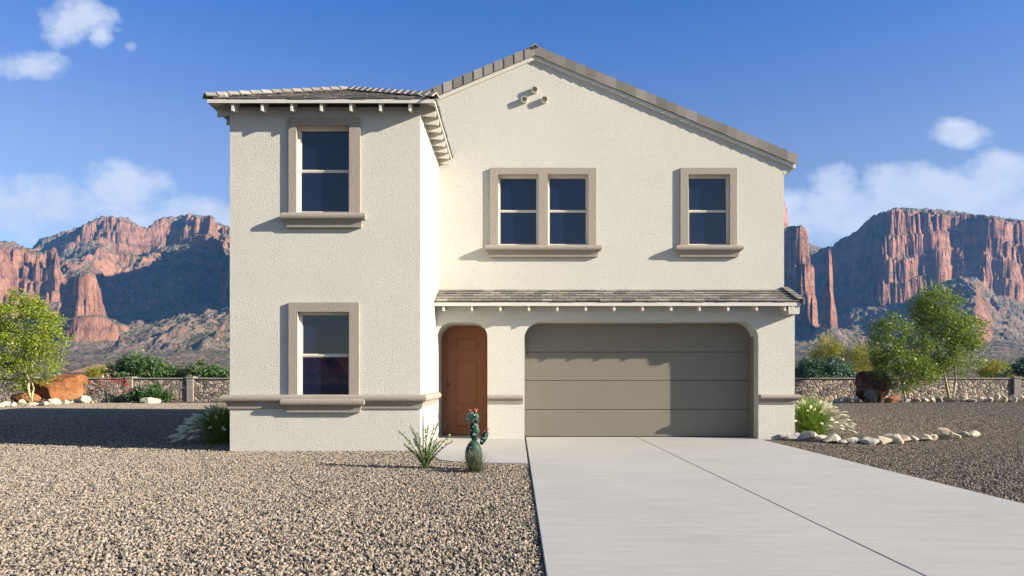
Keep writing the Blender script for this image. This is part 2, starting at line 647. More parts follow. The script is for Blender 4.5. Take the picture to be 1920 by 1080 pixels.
for rect in (w_up, w_lo):
    window(rect, YW)
for rect in (w_t1, w_t2, w_si):
    window(rect, YU)
YSF = YW - 0.048
o = win_rect(541, 675, 220, 400, YSF)
surround((o[0], o[1], o[2] - 0.03, o[3]), [w_up], YW, P(0, 398, 12.47).z)
o = win_rect(541, 673, 567, 750, YSF)
surround((o[0], o[1], o[2] - 0.03, o[3]), [w_lo], YW, P(0, 747, 12.47).z)
o = win_rect(919, 1118, 314.5, 461, YU - 0.048)
surround((o[0], o[1], o[2] - 0.03, o[3]), [w_t1, w_t2], YU, P(0, 459, 15.47).z)
o = win_rect(1276, 1382, 314.5, 461, YU - 0.048)
surround((o[0], o[1], o[2] - 0.03, o[3]), [w_si], YU, P(0, 459, 15.47).z)

# --- three vent pipes in the gable
for px, py in ((1002.5, 167.5), (983, 186), (1021, 186)):
    c = P(px, py, YU - 0.08)
    mb = MB()
    seg, ro, ri = 24, 0.074, 0.058
    def ring(r, y):
        return [(c.x + r * math.cos(2 * math.pi * k / seg), y, c.z + r * math.sin(2 * math.pi * k / seg)) for k in range(seg)]
    prof = [(ro, YU + 0.01), (ro, YU - 0.088), (ri, YU - 0.088), (ri, YU - 0.02)]
    vs = [q for r, y in prof for q in ring(r, y)]
    fs = [(i * seg + k, i * seg + (k + 1) % seg, (i + 1) * seg + (k + 1) % seg, (i + 1) * seg + k) for i in range(3) for k in range(seg)]
    fs.append(tuple(3 * seg + k for k in range(seg)))
    mb.grid(vs, fs)
    mb.build('vent_pipe', M['pipe'], house)

# --- garage door: four flush sections
YG = YP + 0.50
mb = MB()
mb.box(0.02, 5.26, YG + 0.03, YG + 0.08, -0.05, 2.65)
gd = mb.build('garage_door', M['dark'], house)
zs = [0.012, 0.604, 1.243, 1.869, 2.62]
for a, c in zip(zs[:-1], zs[1:]):
    mb = MB()
    mb.box(0.03, 5.25, YG, YG + 0.04, a + 0.005, c - 0.005)
    mb.build('section', M['garage'], gd, bevel=0.006)
mb = MB()
mb.box(0.150, 0.172, YP + 0.30, YG - 0.003, 0.0, 2.2)
mb.build('jamb_trim', M['garage'], gd)
mb = MB()
mb.box(5.112, 5.135, YP + 0.30, YG - 0.003, 0.0, 2.2)
mb.build('jamb_trim', M['garage'], gd)

# --- front door
YD = 16.0
dx0, dx1, dz1 = -1.615, -0.70, 2.44
mb = MB()
panels = [(-1.40, -0.905, 1.935, 2.205), (-1.40, -0.905, 0.42 + 0.26, 1.685), (-1.40, -0.905, 0.19, 0.55)]
wall_front(mb, dx0, dx1, 0.015, lambda x: dz1, YD, panels, 0.016)
for (a, c, zl, zh) in panels:
    y2 = YD + 0.016
    i = 0.05
    for q in ([(a, y2, zl), (c, y2, zl), (c - i, YD + 0.004, zl + i), (a + i, YD + 0.004, zl + i)],
              [(c, y2, zl), (c, y2, zh), (c - i, YD + 0.004, zh - i), (c - i, YD + 0.004, zl + i)],
              [(c, y2, zh), (a, y2, zh), (a + i, YD + 0.004, zh - i), (c - i, YD + 0.004, zh - i)],
              [(a, y2, zh), (a, y2, zl), (a + i, YD + 0.004, zl + i), (a + i, YD + 0.004, zh - i)],
              [(a + i, YD + 0.004, zl + i), (c - i, YD + 0.004, zl + i), (c - i, YD + 0.004, zh - i), (a + i, YD + 0.004, zh - i)]):
        mb.face(q)
door = mb.build('door', M['door'], house)
mb = MB()
mb.box(-1.714, dx0 - 0.004, YD - 0.03, YD + 0.1, 0, 2.485)
mb.box(dx1 + 0.004, -0.637, YD - 0.03, YD + 0.1, 0, 2.485)
mb.box(dx0 - 0.004, dx1 + 0.004, YD - 0.03, YD + 0.1, dz1 + 0.004, 2.485)
mb.build('frame', M['door'], door, bevel=0.006)
mb = MB()
kc = Vector((-1.565, YD, 1.16))
mb.tube([kc + Vector((0, 0, 0)), kc + Vector((0, -0.012, 0))], [0.036, 0.034], 20)
mb.tube([kc + Vector((0, -0.012, 0)), kc + Vector((0, -0.04, 0))], [0.013, 0.013], 12)
mb.tube([kc + Vector((0, -0.035, 0)), kc + Vector((0, -0.045, 0)), kc + Vector((0, -0.062, 0)), kc + Vector((0, -0.072, 0))], [0.016, 0.029, 0.029, 0.014], 20)
mb.build('knob', M['dark'], door, smooth=False)

# ---------------------------------------------------------------- roofs
TT = 0.028


def tile_field(mb, org, u, v, nrm, rows, urange, tw=0.25, h0=0.012, h1=-0.022):
    """courses of flat tiles; rows = list of v positions, urange(v) -> (u0, u1)"""
    for r in range(len(rows) - 1):
        v0, v1 = rows[r], rows[r + 1] + 0.05
        ua, ub = urange(0.5 * (v0 + rows[r + 1]))
        if ub - ua < 0.03:
            continue
        off = (r % 2) * tw * 0.5 + random.uniform(-0.02, 0.02)
        k = math.floor((ua - off) / tw)
        while k * tw + off < ub:
            a = max(ua, k * tw + off + 0.006)
            c = min(ub, (k + 1) * tw + off - 0.006)
            k += 1
            if c - a < 0.02:
                continue
            lift = random.uniform(0, 0.004)
            j = random.uniform(-0.005, 0.005)
            pts = []
            for (uu, vv, hh) in ((a, v0 + j, h0), (c, v0 + j, h0), (c, v1, h1), (a, v1, h1),
                                 (a, v0 + j, h0 + TT + lift), (c, v0 + j, h0 + TT + lift), (c, v1, h1 + TT), (a, v1, h1 + TT)):
                pts.append(org + u * uu + v * vv + nrm * hh)
            mb.hexa(pts, min(1, max(0.12, random.gauss(0.50, 0.22))))


def slab(mb, pts, nrm, t):
    lo = [Vector(p) - nrm * t for p in pts]
    mb.prism(lo, [Vector(p) for p in pts], 0.0)


def rake_tiles(mb, p0, p1, inward, face_h, n, lap=0.014, flap=0.16):
    """L shaped barge tiles from the low end p0 to the high end p1; 'inward' points from the edge onto the roof"""
    d = (p1 - p0)
    L = d.length
    d.normalize()
    up = inward.cross(d)
    if up.z < 0:
        up = -up
    step = L / n
    down = Vector((0, 0, -1))
    for i in range(n):
        a, c = p0 + d * (i * step), p0 + d * ((i + 1) * step + 0.02)
        oa, oc = -inward * lap, -inward * 0.0
        la, lc = up * 0.022, up * 0.0
        h = face_h * random.uniform(0.97, 1.03)
        t = 0.02
        tone = min(1, max(0, random.gauss(0.6, 0.17)))
        # vertical leg
        mb.hexa([a + oa + down * h, c + oc + down * h, c + oc + down * h + inward * t, a + oa + down * h + inward * t,
                 a + oa + la, c + oc + lc, c + oc + lc + inward * t, a + oa + la + inward * t], tone)
        # top leg
        mb.hexa([a + oa + la - up * t + inward * t, c + oc + lc - up * t + inward * t, c + lc - up * t + inward * flap, a + la - up * t + inward * flap,
                 a + oa + la + inward * t, c + oc + lc + inward * t, c + lc + inward * flap, a + la + inward * flap], tone)


def hip_caps(mb, p0, p1, n, hw=0.105, hh=0.085):
    """inverted V cap tiles along a hip or ridge from the low end to the high end"""
    d = p1 - p0
    L = d.length
    d.normalize()
    side = d.cross(Vector((0, 0, 1))).normalized()
    up = Vector((0, 0, 1))
    step = L / n
    for i in range(n):
        a, c = p0 + d * (i * step - 0.015), p0 + d * ((i + 1) * step + 0.03)
        tone = min(1, max(0, random.gauss(0.72, 0.13)))
        ra, rc = 1.0, 0.84
        def sec(p, s, l):
            return [p + side * hw * s + up * (l - 0.005), p + up * (hh * s + l), p - side * hw * s + up * (l - 0.005),
                    p - side * (hw - 0.025) * s + up * (l - 0.015), p + up * (hh * s - 0.028 + l), p + side * (hw - 0.025) * s + up * (l - 0.015)]
        mb.prism(sec(a, ra, 0.012), sec(c, rc, 0.0), tone)


# main gable roof
CS = 1 / math.hypot(1, SL)
YR0 = YU - 0.075
mb = MB()
for sgn in (1, -1):
    xe = 6.17 if sgn > 0 else -5.43
    v = Vector((-sgn * CS, 0, SL * CS))
    nrm = Vector((sgn * SL * CS, 0, CS))
    e = Vector((xe, 0, 8.575 - SL * abs(xe - XPK)))
    L = abs(xe - XPK) / CS
    slab(mb, [e + Vector((0, YR0 + 0.02, 0)), e + Vector((0, YB + 0.3, 0)), e + v * L + Vector((0, YB + 0.3, 0)), e + v * L + Vector((0, YR0 + 0.02, 0))], nrm, 0.10)
    rows = [i * L / 22 for i in range(23)]
    tile_field(mb, e, Vector((0, 1, 0)), v, nrm, rows, lambda vv: (YR0 + 0.05, YB + 0.3), 0.33)
    lo = Vector((xe, YR0, 8.61 - SL * abs(xe - XPK) + 0.015))
    hi = Vector((XPK, YR0, 8.61 + 0.015))
    rake_tiles(mb, lo, hi, Vector((0, 1, 0)), 0.205, 26 if sgn > 0 else 26)
hip_caps(mb, Vector((XPK, YB + 0.3, 8.60)), Vector((XPK, YR0 - 0.02, 8.60)), 34, 0.11, 0.07)
mb.build('roof', M['tile'], house)
mb = MB()      # barge boards under the rake tiles
for sgn in (1, -1):
    xe = 6.15 if sgn > 0 else -3.3
    for k0, k1, y0 in ((0.19, 0.275, YR0 + 0.026), ):
        pr = [(XPK, 8.61 - k0), (xe, roof_z(xe) - k0), (xe, roof_z(xe) - k1), (XPK, 8.61 - k1)]
        mb.prism([(x, y0, z) for x, z in pr], [(x, YU + 0.03, z) for x, z in pr])
mb.box(6.13, 6.165, YR0 + 0.03, YB + 0.3, 6.03, 6.10)
mb.box(-5.43, -5.395, YR0 + 0.03, YB + 0.3, 6.05, 6.15)
mb.build('barge_board', M['wood'], house)

# wing hip roof
YE, XE0, XE1, ZE = 12.30, -5.435, -1.43, 6.165
XA = 0.5 * (XE0 + XE1)
HW_ = XE1 - XA
SLW = 0.475
ZA = ZE + SLW * HW_
YA = YE + HW_
cw = 1 / math.hypot(1, SLW)
mb = MB()
nf = Vector((0, -SLW * cw, cw))
LW = HW_ / cw
slab(mb, [(XE0, YE, ZE), (XE1, YE, ZE), (XA, YA, ZA)], nf, 0.03)
nr = Vector((SLW * cw, 0, cw))
slab(mb, [(XE1, YE, ZE), (XE1, YU + 0.02, ZE), (XA, YU + 0.02, ZA), (XA, YA, ZA)], nr, 0.03)
nl = Vector((-SLW * cw, 0, cw))
slab(mb, [(XE0, YU, ZE), (XE0, YE, ZE), (XA, YA, ZA), (XA, YU, ZA)], nl, 0.03)
rows = [-0.006 + i * LW / 9 for i in range(10)]
tile_field(mb, Vector((XA, YE, ZE)), Vector((1, 0, 0)), Vector((0, cw, SLW * cw)), nf, rows, lambda vv: (-(HW_ - vv * cw), HW_ - vv * cw), 0.27, 0.004, -0.012)
tile_field(mb, Vector((XE1, 0, ZE)), Vector((0, 1, 0)), Vector((-cw, 0, SLW * cw)), nr, rows, lambda vv: (YE + vv * cw, YU - 0.003), 0.27)
tile_field(mb, Vector((XE0, 0, ZE)), Vector((0, 1, 0)), Vector((cw, 0, SLW * cw)), nl, rows, lambda vv: (YE + vv * cw, YU), 0.27)
top = Vector((XA, YA, ZA + 0.025))
hip_caps(mb, Vector((XE0 - 0.01, YE - 0.02, ZE + 0.02)), top, 14)
hip_caps(mb, Vector((XE1 + 0.01, YE - 0.02, ZE + 0.02)), top, 14)
hip_caps(mb, Vector((XA, YU, ZA + 0.025)), top, 5)
mb.build('roof', M['tile'], house)
mb = MB()
mb.box(XE0 + 0.012, XE1 - 0.012, YE + 0.002, YE + 0.03, ZE - 0.066, ZE - 0.003)
mb.box(XE1 - 0.036, XE1 - 0.012, YE + 0.0325, YU - 0.002, ZE - 0.062, ZE - 0.002)
mb.box(XE0 + 0.012, XE0 + 0.036, YE + 0.0325, YU - 0.002, ZE - 0.062, ZE - 0.002)
mb.build('fascia', M['wood'], house)
mb = MB()      # dark strip painted for the shaded gap between the rafters, above the wall
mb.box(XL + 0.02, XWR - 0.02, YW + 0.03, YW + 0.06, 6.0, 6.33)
mb.build('eave_gap_shade', M['soffit'], house)
# boarded soffit under the side eaves
for x0, x1, s in ((XE0 + 0.04, XL + 0.02, 1), (XWR - 0.02, XE1 - 0.04, -1)):
    mb = MB()
    za = ZE - 0.036 + SLW * (x0 - XE0 if s > 0 else XE1 - x0)
    zb = ZE - 0.036 + SLW * (x1 - XE0 if s > 0 else XE1 - x1)
    mb.hexa([(x0, YE + 0.035, za - 0.01), (x1, YE + 0.035, zb - 0.01), (x1, YU - 0.003, zb - 0.01), (x0, YU - 0.003, za - 0.01),
             (x0, YE + 0.035, za), (x1, YE + 0.035, zb), (x1, YU - 0.003, zb), (x0, YU - 0.003, za)])
    mb.build('soffit', M['wood'], house)
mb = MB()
mb.box(XWR - 0.06, XWR - 0.03, YW + 0.07, YU - 0.01, 6.0, 6.33)  # dark strip painted for the shaded gap under the side eave
mb.build('eave_gap_shade', M['soffit'], house)
for k in range(7):
    x = GX(433 + 55.4 * k, YE + 0.03) + 0.002
    mb = MB()
    mb.hexa([(x, YE + 0.031, ZE - 0.195), (x + 0.042, YE + 0.031, ZE - 0.195), (x + 0.042, YW + 0.1, ZE - 0.12), (x, YW + 0.1, ZE - 0.12),
             (x, YE + 0.031, ZE - 0.03), (x + 0.042, YE + 0.031, ZE - 0.03), (x + 0.042, YW + 0.1, ZE + 0.10), (x, YW + 0.1, ZE + 0.10)])
    mb.build('rafter_tail', M['wood'], house, bevel=0.003)
for k in range(8):
    for xo, xi, n in ((XE1 - 0.037, XWR - 0.05, 8), (XE0 + 0.037, XL + 0.05, 8)):
        y = YW + 0.06 + k * 0.40
        if y > YU - 0.06:
            continue
        dz = SLW * abs(xo - xi)
        mb = MB()
        mb.hexa([(xo, y, ZE - 0.175), (xo, y + 0.042, ZE - 0.175), (xi, y + 0.042, ZE - 0.175 + dz * 0.2), (xi, y, ZE - 0.175 + dz * 0.2),
                 (xo, y, ZE - 0.036), (xo, y + 0.042, ZE - 0.036), (xi, y + 0.042, ZE - 0.036 + dz), (xi, y, ZE - 0.036 + dz)])
        mb.build('rafter_tail', M['wood'], house, bevel=0.003)

# shed roof over porch and garage
YSE, ZSE = 14.70, 2.885
SLS = 0.40
cs = 1 / math.hypot(1, SLS)
LS = (YU - YSE) / cs
mb = MB()
nsd = Vector((0, -SLS * cs, cs))
XS0, XS1 = XWR + 0.003, 5.93
slab(mb, [(XS0, YSE, ZSE), (XS1, YSE, ZSE), (XS1, YU - 0.003, ZSE + SLS * (YU - YSE)), (XS0, YU - 0.003, ZSE + SLS * (YU - YSE))], nsd, 0.03)
tile_field(mb, Vector((0, YSE, ZSE)), Vector((1, 0, 0)), Vector((0, cs, SLS * cs)), nsd, [-0.008 + i * (LS + 0.0) / 5 for i in range(6)],
           lambda vv: (XS0, XS1 - 0.02), 0.245)
rake_tiles(mb, Vector((XS1 + 0.05, YSE - 0.03, ZSE + 0.055)), Vector((XS1 + 0.05, YU - 0.01, ZSE + 0.065 + SLS * (YU - YSE))), Vector((-1, 0, 0)), 0.12, 5, 0.012, 0.13)
mb.build('roof', M['tile'], house)
mb = MB()
mb.box(XS0, 5.90, YSE + 0.004, YSE + 0.028, ZSE - 0.082, ZSE - 0.003)
mb.box(5.905, 5.93, YSE + 0.004, YU - 0.01, ZSE - 0.082, ZSE - 0.034)
mb.build('fascia', M['wood'], house)
for k in range(14):
    x = GX(829.5 + 53.4 * k, YSE + 0.03)
    if x > 5.62:
        break
    mb = MB()
    mb.hexa([(x, YSE + 0.029, ZSE - 0.185), (x + 0.045, YSE + 0.029, ZSE - 0.185), (x + 0.045, YP + 0.03, ZSE - 0.13), (x, YP + 0.03, ZSE - 0.13),
             (x, YSE + 0.029, ZSE - 0.035), (x + 0.045, YSE + 0.029, ZSE - 0.035), (x + 0.045, YP + 0.03, ZSE + 0.07), (x, YP + 0.03, ZSE + 0.07)])
    mb.build('rafter_tail', M['wood'], house, bevel=0.003)

# ================================================================ GROUND
mb = MB()
S = 2600
mb.face([(-S, -340, -0.04), (S, -340, -0.04), (S, 2120, -0.04), (-S, 2120, -0.04)])
tag(mb.build('ground', M['gravel']), 'flat gravel yard with tan pebbles all round the house', kind='structure')

XD0, XJ, XD1 = 0.188, 2.62, 5.155
mb = MB()
mb.box(XD0, XJ - 0.006, -3.0, YP + 0.54, -0.12, 0.0)
mb.box(XJ + 0.006, XD1, -3.0, YP + 0.54, -0.12, 0.0)
mb.box(XJ - 0.006, XJ + 0.006, -3.0, YP + 0.54, -0.12, -0.02)
tag(mb.build('driveway', M['concrete'], bevel=0.006), 'pale concrete driveway with one long dark joint', kind='structure')
mb = MB()
pts = [(-1.40, YP + 1.2), (-1.40, 11.6), (-1.30, 11.15), (-1.05, 10.90), (-0.7, 10.78), (XD0 - 0.03, 10.66), (XD0 - 0.03, YP + 1.2)]
pts = [(-1.75, YP + 1.2), (-1.72, 12.7), (-1.45, 11.9), (-1.25, 11.2), (-1.05, 10.95), (-0.7, 10.80), (XD0 - 0.032, 10.66), (XD0 - 0.032, YP + 1.2)]
mb.prism([(x, y, -0.12) for x, y in pts], [(x, y, -0.002) for x, y in pts])
tag(mb.build('walkway', M['concrete'], bevel=0.005), 'short concrete walk to the front door beside the driveway', kind='structure')


# scattered gravel stones (one object of geometry nodes: patches of stones set edge to edge)
def gravel_nodes(name, size, dens, smin, smax, mat):
    ng = bpy.data.node_groups.new(name, 'GeometryNodeTree')
    ng.interface.new_socket('Geometry', in_out='INPUT', socket_type='NodeSocketGeometry')
    ng.interface.new_socket('Geometry', in_out='OUTPUT', socket_type='NodeSocketGeometry')
    L = ng.links.new
    nn = ng.nodes.new
    gi, go = nn('NodeGroupInput'), nn('NodeGroupOutput')
    join = nn('GeometryNodeJoinGeometry')
    for k in range(5):
        g = nn('GeometryNodeMeshGrid')
        g.inputs['Size X'].default_value = size
        g.inputs['Size Y'].default_value = size
        g.inputs['Vertices X'].default_value = 2
        g.inputs['Vertices Y'].default_value = 2
        d = nn('GeometryNodeDistributePointsOnFaces')
        d.inputs['Density'].default_value = dens
        d.inputs['Seed'].default_value = 3 + k
        L(g.outputs[0], d.inputs['Mesh'])
        ico = nn('GeometryNodeMeshIcoSphere')
        ico.inputs['Radius'].default_value = 1.0
        ico.inputs['Subdivisions'].default_value = 2 if smin > 0.0 and size < 0.6 else 1
        ip = nn('GeometryNodeInstanceOnPoints')
        jz = nn('GeometryNodeSetPosition')
        jr = nn('FunctionNodeRandomValue')
        jr.data_type = 'FLOAT_VECTOR'
        jr.inputs[0].default_value = (0, 0, -smax * 0.5)
        jr.inputs[1].default_value = (0, 0, smax * 0.55)
        jr.inputs['Seed'].default_value = 91 + k
        L(d.outputs['Points'], jz.inputs['Geometry'])
        L(jr.outputs[0], jz.inputs['Offset'])
        L(jz.outputs[0], ip.inputs['Points'])
        L(ico.outputs[0], ip.inputs['Instance'])
        rr = nn('FunctionNodeRandomValue')
        rr.data_type = 'FLOAT_VECTOR'
        rr.inputs[0].default_value = (0, 0, 0)
        rr.inputs[1].default_value = (6.28, 6.28, 6.28)
        rr.inputs['Seed'].default_value = 21 + k
        L(rr.outputs[0], ip.inputs['Rotation'])
        rs = nn('FunctionNodeRandomValue')
        rs.data_type = 'FLOAT_VECTOR'
        rs.inputs[0].default_value = (smin, smin * 0.75, smin * 0.6)
        rs.inputs[1].default_value = (smax, smax * 0.85, smax * 0.6)
        rs.inputs['Seed'].default_value = 41 + k
        L(rs.outputs[0], ip.inputs['Scale'])
        st = nn('GeometryNodeStoreNamedAttribute')
        st.data_type = 'FLOAT'
        st.domain = 'INSTANCE'
        st.inputs['Name'].default_value = 'tone'
        rc = nn('FunctionNodeRandomValue')
        rc.data_type = 'FLOAT'
        rc.inputs['Seed'].default_value = 61 + k
        L(ip.outputs[0], st.inputs['Geometry'])
        L(rc.outputs[1], st.inputs['Value'])
        re = nn('GeometryNodeRealizeInstances')
        L(st.outputs[0], re.inputs[0])
        sp = nn('GeometryNodeSetPosition')
        nz = nn('ShaderNodeTexNoise')
        nz.inputs['Scale'].default_value = 1.1 / smax
        nz.inputs['Detail'].default_value = 1
        sub = nn('ShaderNodeVectorMath')
        sub.operation = 'SUBTRACT'
        sub.inputs[1].default_value = (0.5, 0.5, 0.5)
        mul = nn('ShaderNodeVectorMath')
        mul.operation = 'SCALE'
        mul.inputs['Scale'].default_value = smax * 1.3
        L(nz.outputs['Color'], sub.inputs[0])
        L(sub.outputs[0], mul.inputs[0])
        L(mul.outputs[0], sp.inputs['Offset'])
        L(re.outputs[0], sp.inputs['Geometry'])
        sm = nn('GeometryNodeSetMaterial')
        sm.inputs['Material'].default_value = mat
        L(sp.outputs[0], sm.inputs[0])
        fl = nn('GeometryNodeSetShadeSmooth')
        fl.inputs['Shade Smooth'].default_value = False
        L(sm.outputs[0], fl.inputs[0])
        g2i = nn('GeometryNodeGeometryToInstance')
        L(fl.outputs[0], g2i.inputs[0])
        L(g2i.outputs[0], join.inputs[0])
    ip = nn('GeometryNodeInstanceOnPoints')
    L(gi.outputs[0], ip.inputs['Points'])
    L(join.outputs[0], ip.inputs['Instance'])
    ip.inputs['Pick Instance'].default_value = True
    ri = nn('FunctionNodeRandomValue')
    ri.data_type = 'INT'
    ri.inputs[4].default_value = 0
    ri.inputs[5].default_value = 4
    L(ri.outputs[2], ip.inputs['Instance Index'])
    rq = nn('FunctionNodeRandomValue')
    rq.data_type = 'INT'
    rq.inputs[4].default_value = 0
    rq.inputs[5].default_value = 3
    rq.inputs['Seed'].default_value = 5
    mu = nn('ShaderNodeMath')
    mu.operation = 'MULTIPLY'
    mu.inputs[1].default_value = math.pi / 2
    L(rq.outputs[2], mu.inputs[0])
    cx = nn('ShaderNodeCombineXYZ')
    L(mu.outputs[0], cx.inputs[2])
    L(cx.outputs[0], ip.inputs['Rotation'])
    L(ip.outputs[0], go.inputs[0])
    return ng


def gravel_field(points, ng, label, mat):
    me = bpy.data.meshes.new('gravel')
    me.from_pydata(points, [], [])
    o = bpy.data.objects.new('gravel', me)
    C.objects.link(o)
    me.materials.append(mat)
    md = o.modifiers.new('stones', 'NODES')
    md.node_group = ng
    return tag(o, label, kind='stuff')


near, right, rear = [], [], []
S5 = 0.5
ZG = -0.030
nx = 0
for i in range(60):
    x = XD0 - 0.01 - S5 * (i + 0.5)
    for j in range(30):
        y = 12.6 - S5 * (j + 0.5)
        if y > 3.3 and x > -0.80 * y - 2.0:
            near.append((x, y, ZG + 0.012 * (vnoise(np.array(x * 0.9), np.array(y * 0.9), 5) - 0.5)))
for i in range(40):
    x = XD1 + 0.02 + S5 * (i + 0.5)
    for j in range(26):
        y = 4.5 + S5 * (j + 0.5)
        if x < 0.78 * y + 2.0 and not (x < XR and y > YP):
            right.append((x, y, ZG + 0.012 * (vnoise(np.array(x * 0.9), np.array(y * 0.9), 6) - 0.5)))
ng1 = gravel_nodes('near_gravel', S5, 2900, 0.0065, 0.0195, M['pebble'])
ng1b = gravel_nodes('near_gravel_brown', S5, 2900, 0.0065, 0.0190, M['pebble_dark'])
gravel_field(near, ng1, 'tan pebble gravel in front of the house', M['pebble'])
gravel_field(right, ng1b, 'grey brown pebble gravel right of the driveway', M['pebble_dark'])
S1 = 1.0
rear_b = []
for i in range(26):
    for j in range(28):
        y = 12.62 + S1 * (j + 0.5)
        x = XL - 0.02 - S1 * (i + 0.5)
        if x > -0.8 * y - 1 and y < 39.0:
            rear.append((x, y, ZG))
        x = XR + 0.02 + S1 * (i + 0.5)
        if x < 0.8 * y + 1 and y > 17.5 and y < 39.5:
            rear_b.append((x, y, ZG))
gravel_field(rear, gravel_nodes('rear_gravel', S1, 1100, 0.010, 0.025, M['pebble']), 'fine tan gravel left of the house back to the stone wall', M['pebble'])
gravel_field(rear_b, gravel_nodes('rear_gravel_brown', S1, 1100, 0.010, 0.025, M['pebble_dark']), 'fine brown gravel right of the house back to the stone wall', M['pebble_dark'])

# ================================================================ ROCKS
ORD = ['first', 'second', 'third', 'fourth', 'fifth', 'sixth', 'seventh', 'eighth', 'ninth', 'tenth', 'eleventh', 'twelfth', 'thirteenth', 'fourteenth',
       'fifteenth', 'sixteenth', 'seventeenth', 'eighteenth', 'nineteenth', 'twentieth', 'twenty-first', 'twenty-second', 'twenty-third', 'twenty-fourth', 'twenty-fifth']


def ico(sub):
    import bmesh
    bm = bmesh.new()
    bmesh.ops.create_icosphere(bm, subdivisions=sub, radius=1.0)
    v = np.array([p.co[:] for p in bm.verts])
    f = np.array([[q.index for q in p.verts] for p in bm.faces])
    bm.free()
    return v, f


ICO3, ICO4, ICO5 = ico(3), ico(4), ico(5)


def n3(v, s, seed):
    return (vnoise(v[:, 0] * s + 31, v[:, 1] * s + v[:, 2] * 0.7 * s + 17, seed) + vnoise(v[:, 2] * s + 5, v[:, 0] * s - v[:, 1] * 0.6 * s + 9, seed + 3)) * 0.5 - 0.5


def rock(name, loc, size, mat, label, cat, group=None, seed=0, rough=0.5, base=None, facets=6, rot=0.0):
    v, f = base or ICO3
    v = v.copy()
    r = np.random.default_rng(seed)
    for k in range(facets):                        # planes chop the ball into a blocky stone
        d = r.normal(size=3)
        d /= np.linalg.norm(d)
        lim = r.uniform(0.48, 0.78)
        over = np.maximum(0, v @ d - lim)
        v = v - np.outer(over * 0.97, d)
    v = v * (1 + rough * n3(v, 1.6, seed)[:, None] + 0.35 * rough * n3(v, 4.5, seed + 8)[:, None] + 0.15 * rough * n3(v, 11, seed + 9)[:, None])
    v = v * np.array(size) / 2
    c, s = math.cos(rot), math.sin(rot)
    v[:, [0, 1]] = np.stack([v[:, 0] * c - v[:, 1] * s, v[:, 0] * s + v[:, 1] * c], 1)
    v[:, 2] -= v[:, 2].min() + size[2] * 0.12
    o = np_mesh(name, v + np.array(loc), f, mat, loc=loc, smooth=True)
    return tag(o, label, cat, group)


# near row of edging stones by the grass clump
row = [(1449, 822, 26, 8), (1469, 823.5, 24, 12), (1492, 825, 34, 15), (1519, 826, 34, 22), (1541, 827, 24, 15), (1560, 829, 27, 17), (1580, 831, 24, 13), (1600, 831, 26, 14),
       (1626, 832, 33, 15), (1651, 832, 26, 17), (1673, 831, 28, 20), (1693, 829, 24, 14), (1708, 827, 24, 13), (1728, 825.5, 26, 15), (1748, 824.5, 22, 14), (1768, 823, 26, 18),
       (1786, 821, 22, 14), (1803, 819, 22, 13), (1822, 818, 24, 12)]
mats = ['rock_tan', 'rock_grey', 'rock_grey', 'rock_grey', 'rock_tan', 'rock_cream', 'rock_grey', 'rock_grey', 'rock_grey', 'rock_tan', 'rock_tan', 'rock_tan', 'rock_grey', 'rock_cream', 'rock_tan',
        'rock_tan', 'rock_tan', 'rock_grey', 'rock_cream']
cn = {'rock_tan': 'tan', 'rock_grey': 'grey', 'rock_cream': 'cream'}
for i, (px, py, w, h) in enumerate(row):
    Y = ground_y(py, -0.01)
    s = F / Y
    rock('edging_stone', (GX(px, Y), Y, -0.02), (w / s * 1.5, w / s * 1.0, h / s * 1.3), M[mats[i]],
         cn[mats[i]] + ' stone, ' + ORD[i] + ' from the garage in the curved edging by the grass clump', 'stone', 'edging stones by the grass clump', 100 + i, 0.3, ICO4, 11, random.uniform(0, 3))

# row of stones at the foot of the left boulder
row = [(4, 762, 12, 12), (12, 760, 15, 12), (25, 761, 15, 9), (41, 759, 18, 11), (54, 761, 14, 9), (68, 760, 14, 9), (86, 760, 24, 10), (103, 757, 24, 13), (124, 756.5, 20, 9), (140, 755, 16, 9), (155, 755, 24, 13), (178, 753.5, 20, 8)]
for i, (px, py, w, h) in enumerate(row):
    Y = ground_y(py, -0.03) - 1.2
    s = F / Y
    rock('edging_stone', (GX(px, Y), Y, -0.03), (w / s * 1.15, w / s * 0.9, h / s * 1.3), M['rock_cream'],
         'whitish stone, ' + ORD[i] + ' from the left in the row below the orange boulder', 'stone', 'pale stones below the orange boulder', 200 + i, 0.3, ICO4, 10, random.uniform(0, 3))
for i, (px, py, w, h) in enumerate([(187, 752.5, 13, 9), (197, 753, 15, 10), (212, 753.5, 15, 15), (226, 753, 16, 11)]):
    Y = ground_y(py, -0.03) - 0.8
    s = F / Y
    rock('edging_stone', (GX(px, Y), Y, -0.03), (w / s * 1.15, w / s * 0.9, h / s * 1.3), M['rock_grey'],
         'grey stone, ' + ORD[i] + ' right of the pale row under the red flowers', 'stone', 'grey stones under the red flowers', 230 + i, 0.3, ICO4, 10, random.uniform(0, 3))
# row along the right wall
x = 1562
i = 0
while x < 1925 and i < 25:
    w = random.uniform(13, 20)
    py = 751.5 - (x - 1562) / 360 * 2.5 + random.uniform(-0.8, 0.8)
    h = random.uniform(7, 12) if x < 1830 else random.uniform(9, 15)
    Y = 40.3 + (py - 750.5) * -0.25
    s = F / Y
    mk = random.choice(['rock_cream', 'rock_grey', 'rock_cream', 'rock_tan'])
    rock('edging_stone', (GX(x + w / 2, Y), Y, -0.03), (w / s * 1.12, w / s * 0.9, h / s * 1.3), M[mk],
         cn[mk] + ' stone, ' + ORD[i] + ' from the house in the edging along the right wall', 'stone', 'edging stones along the right wall', 300 + i, 0.3, ICO4, 10, random.uniform(0, 3))
    x += w * 0.95
    i += 1

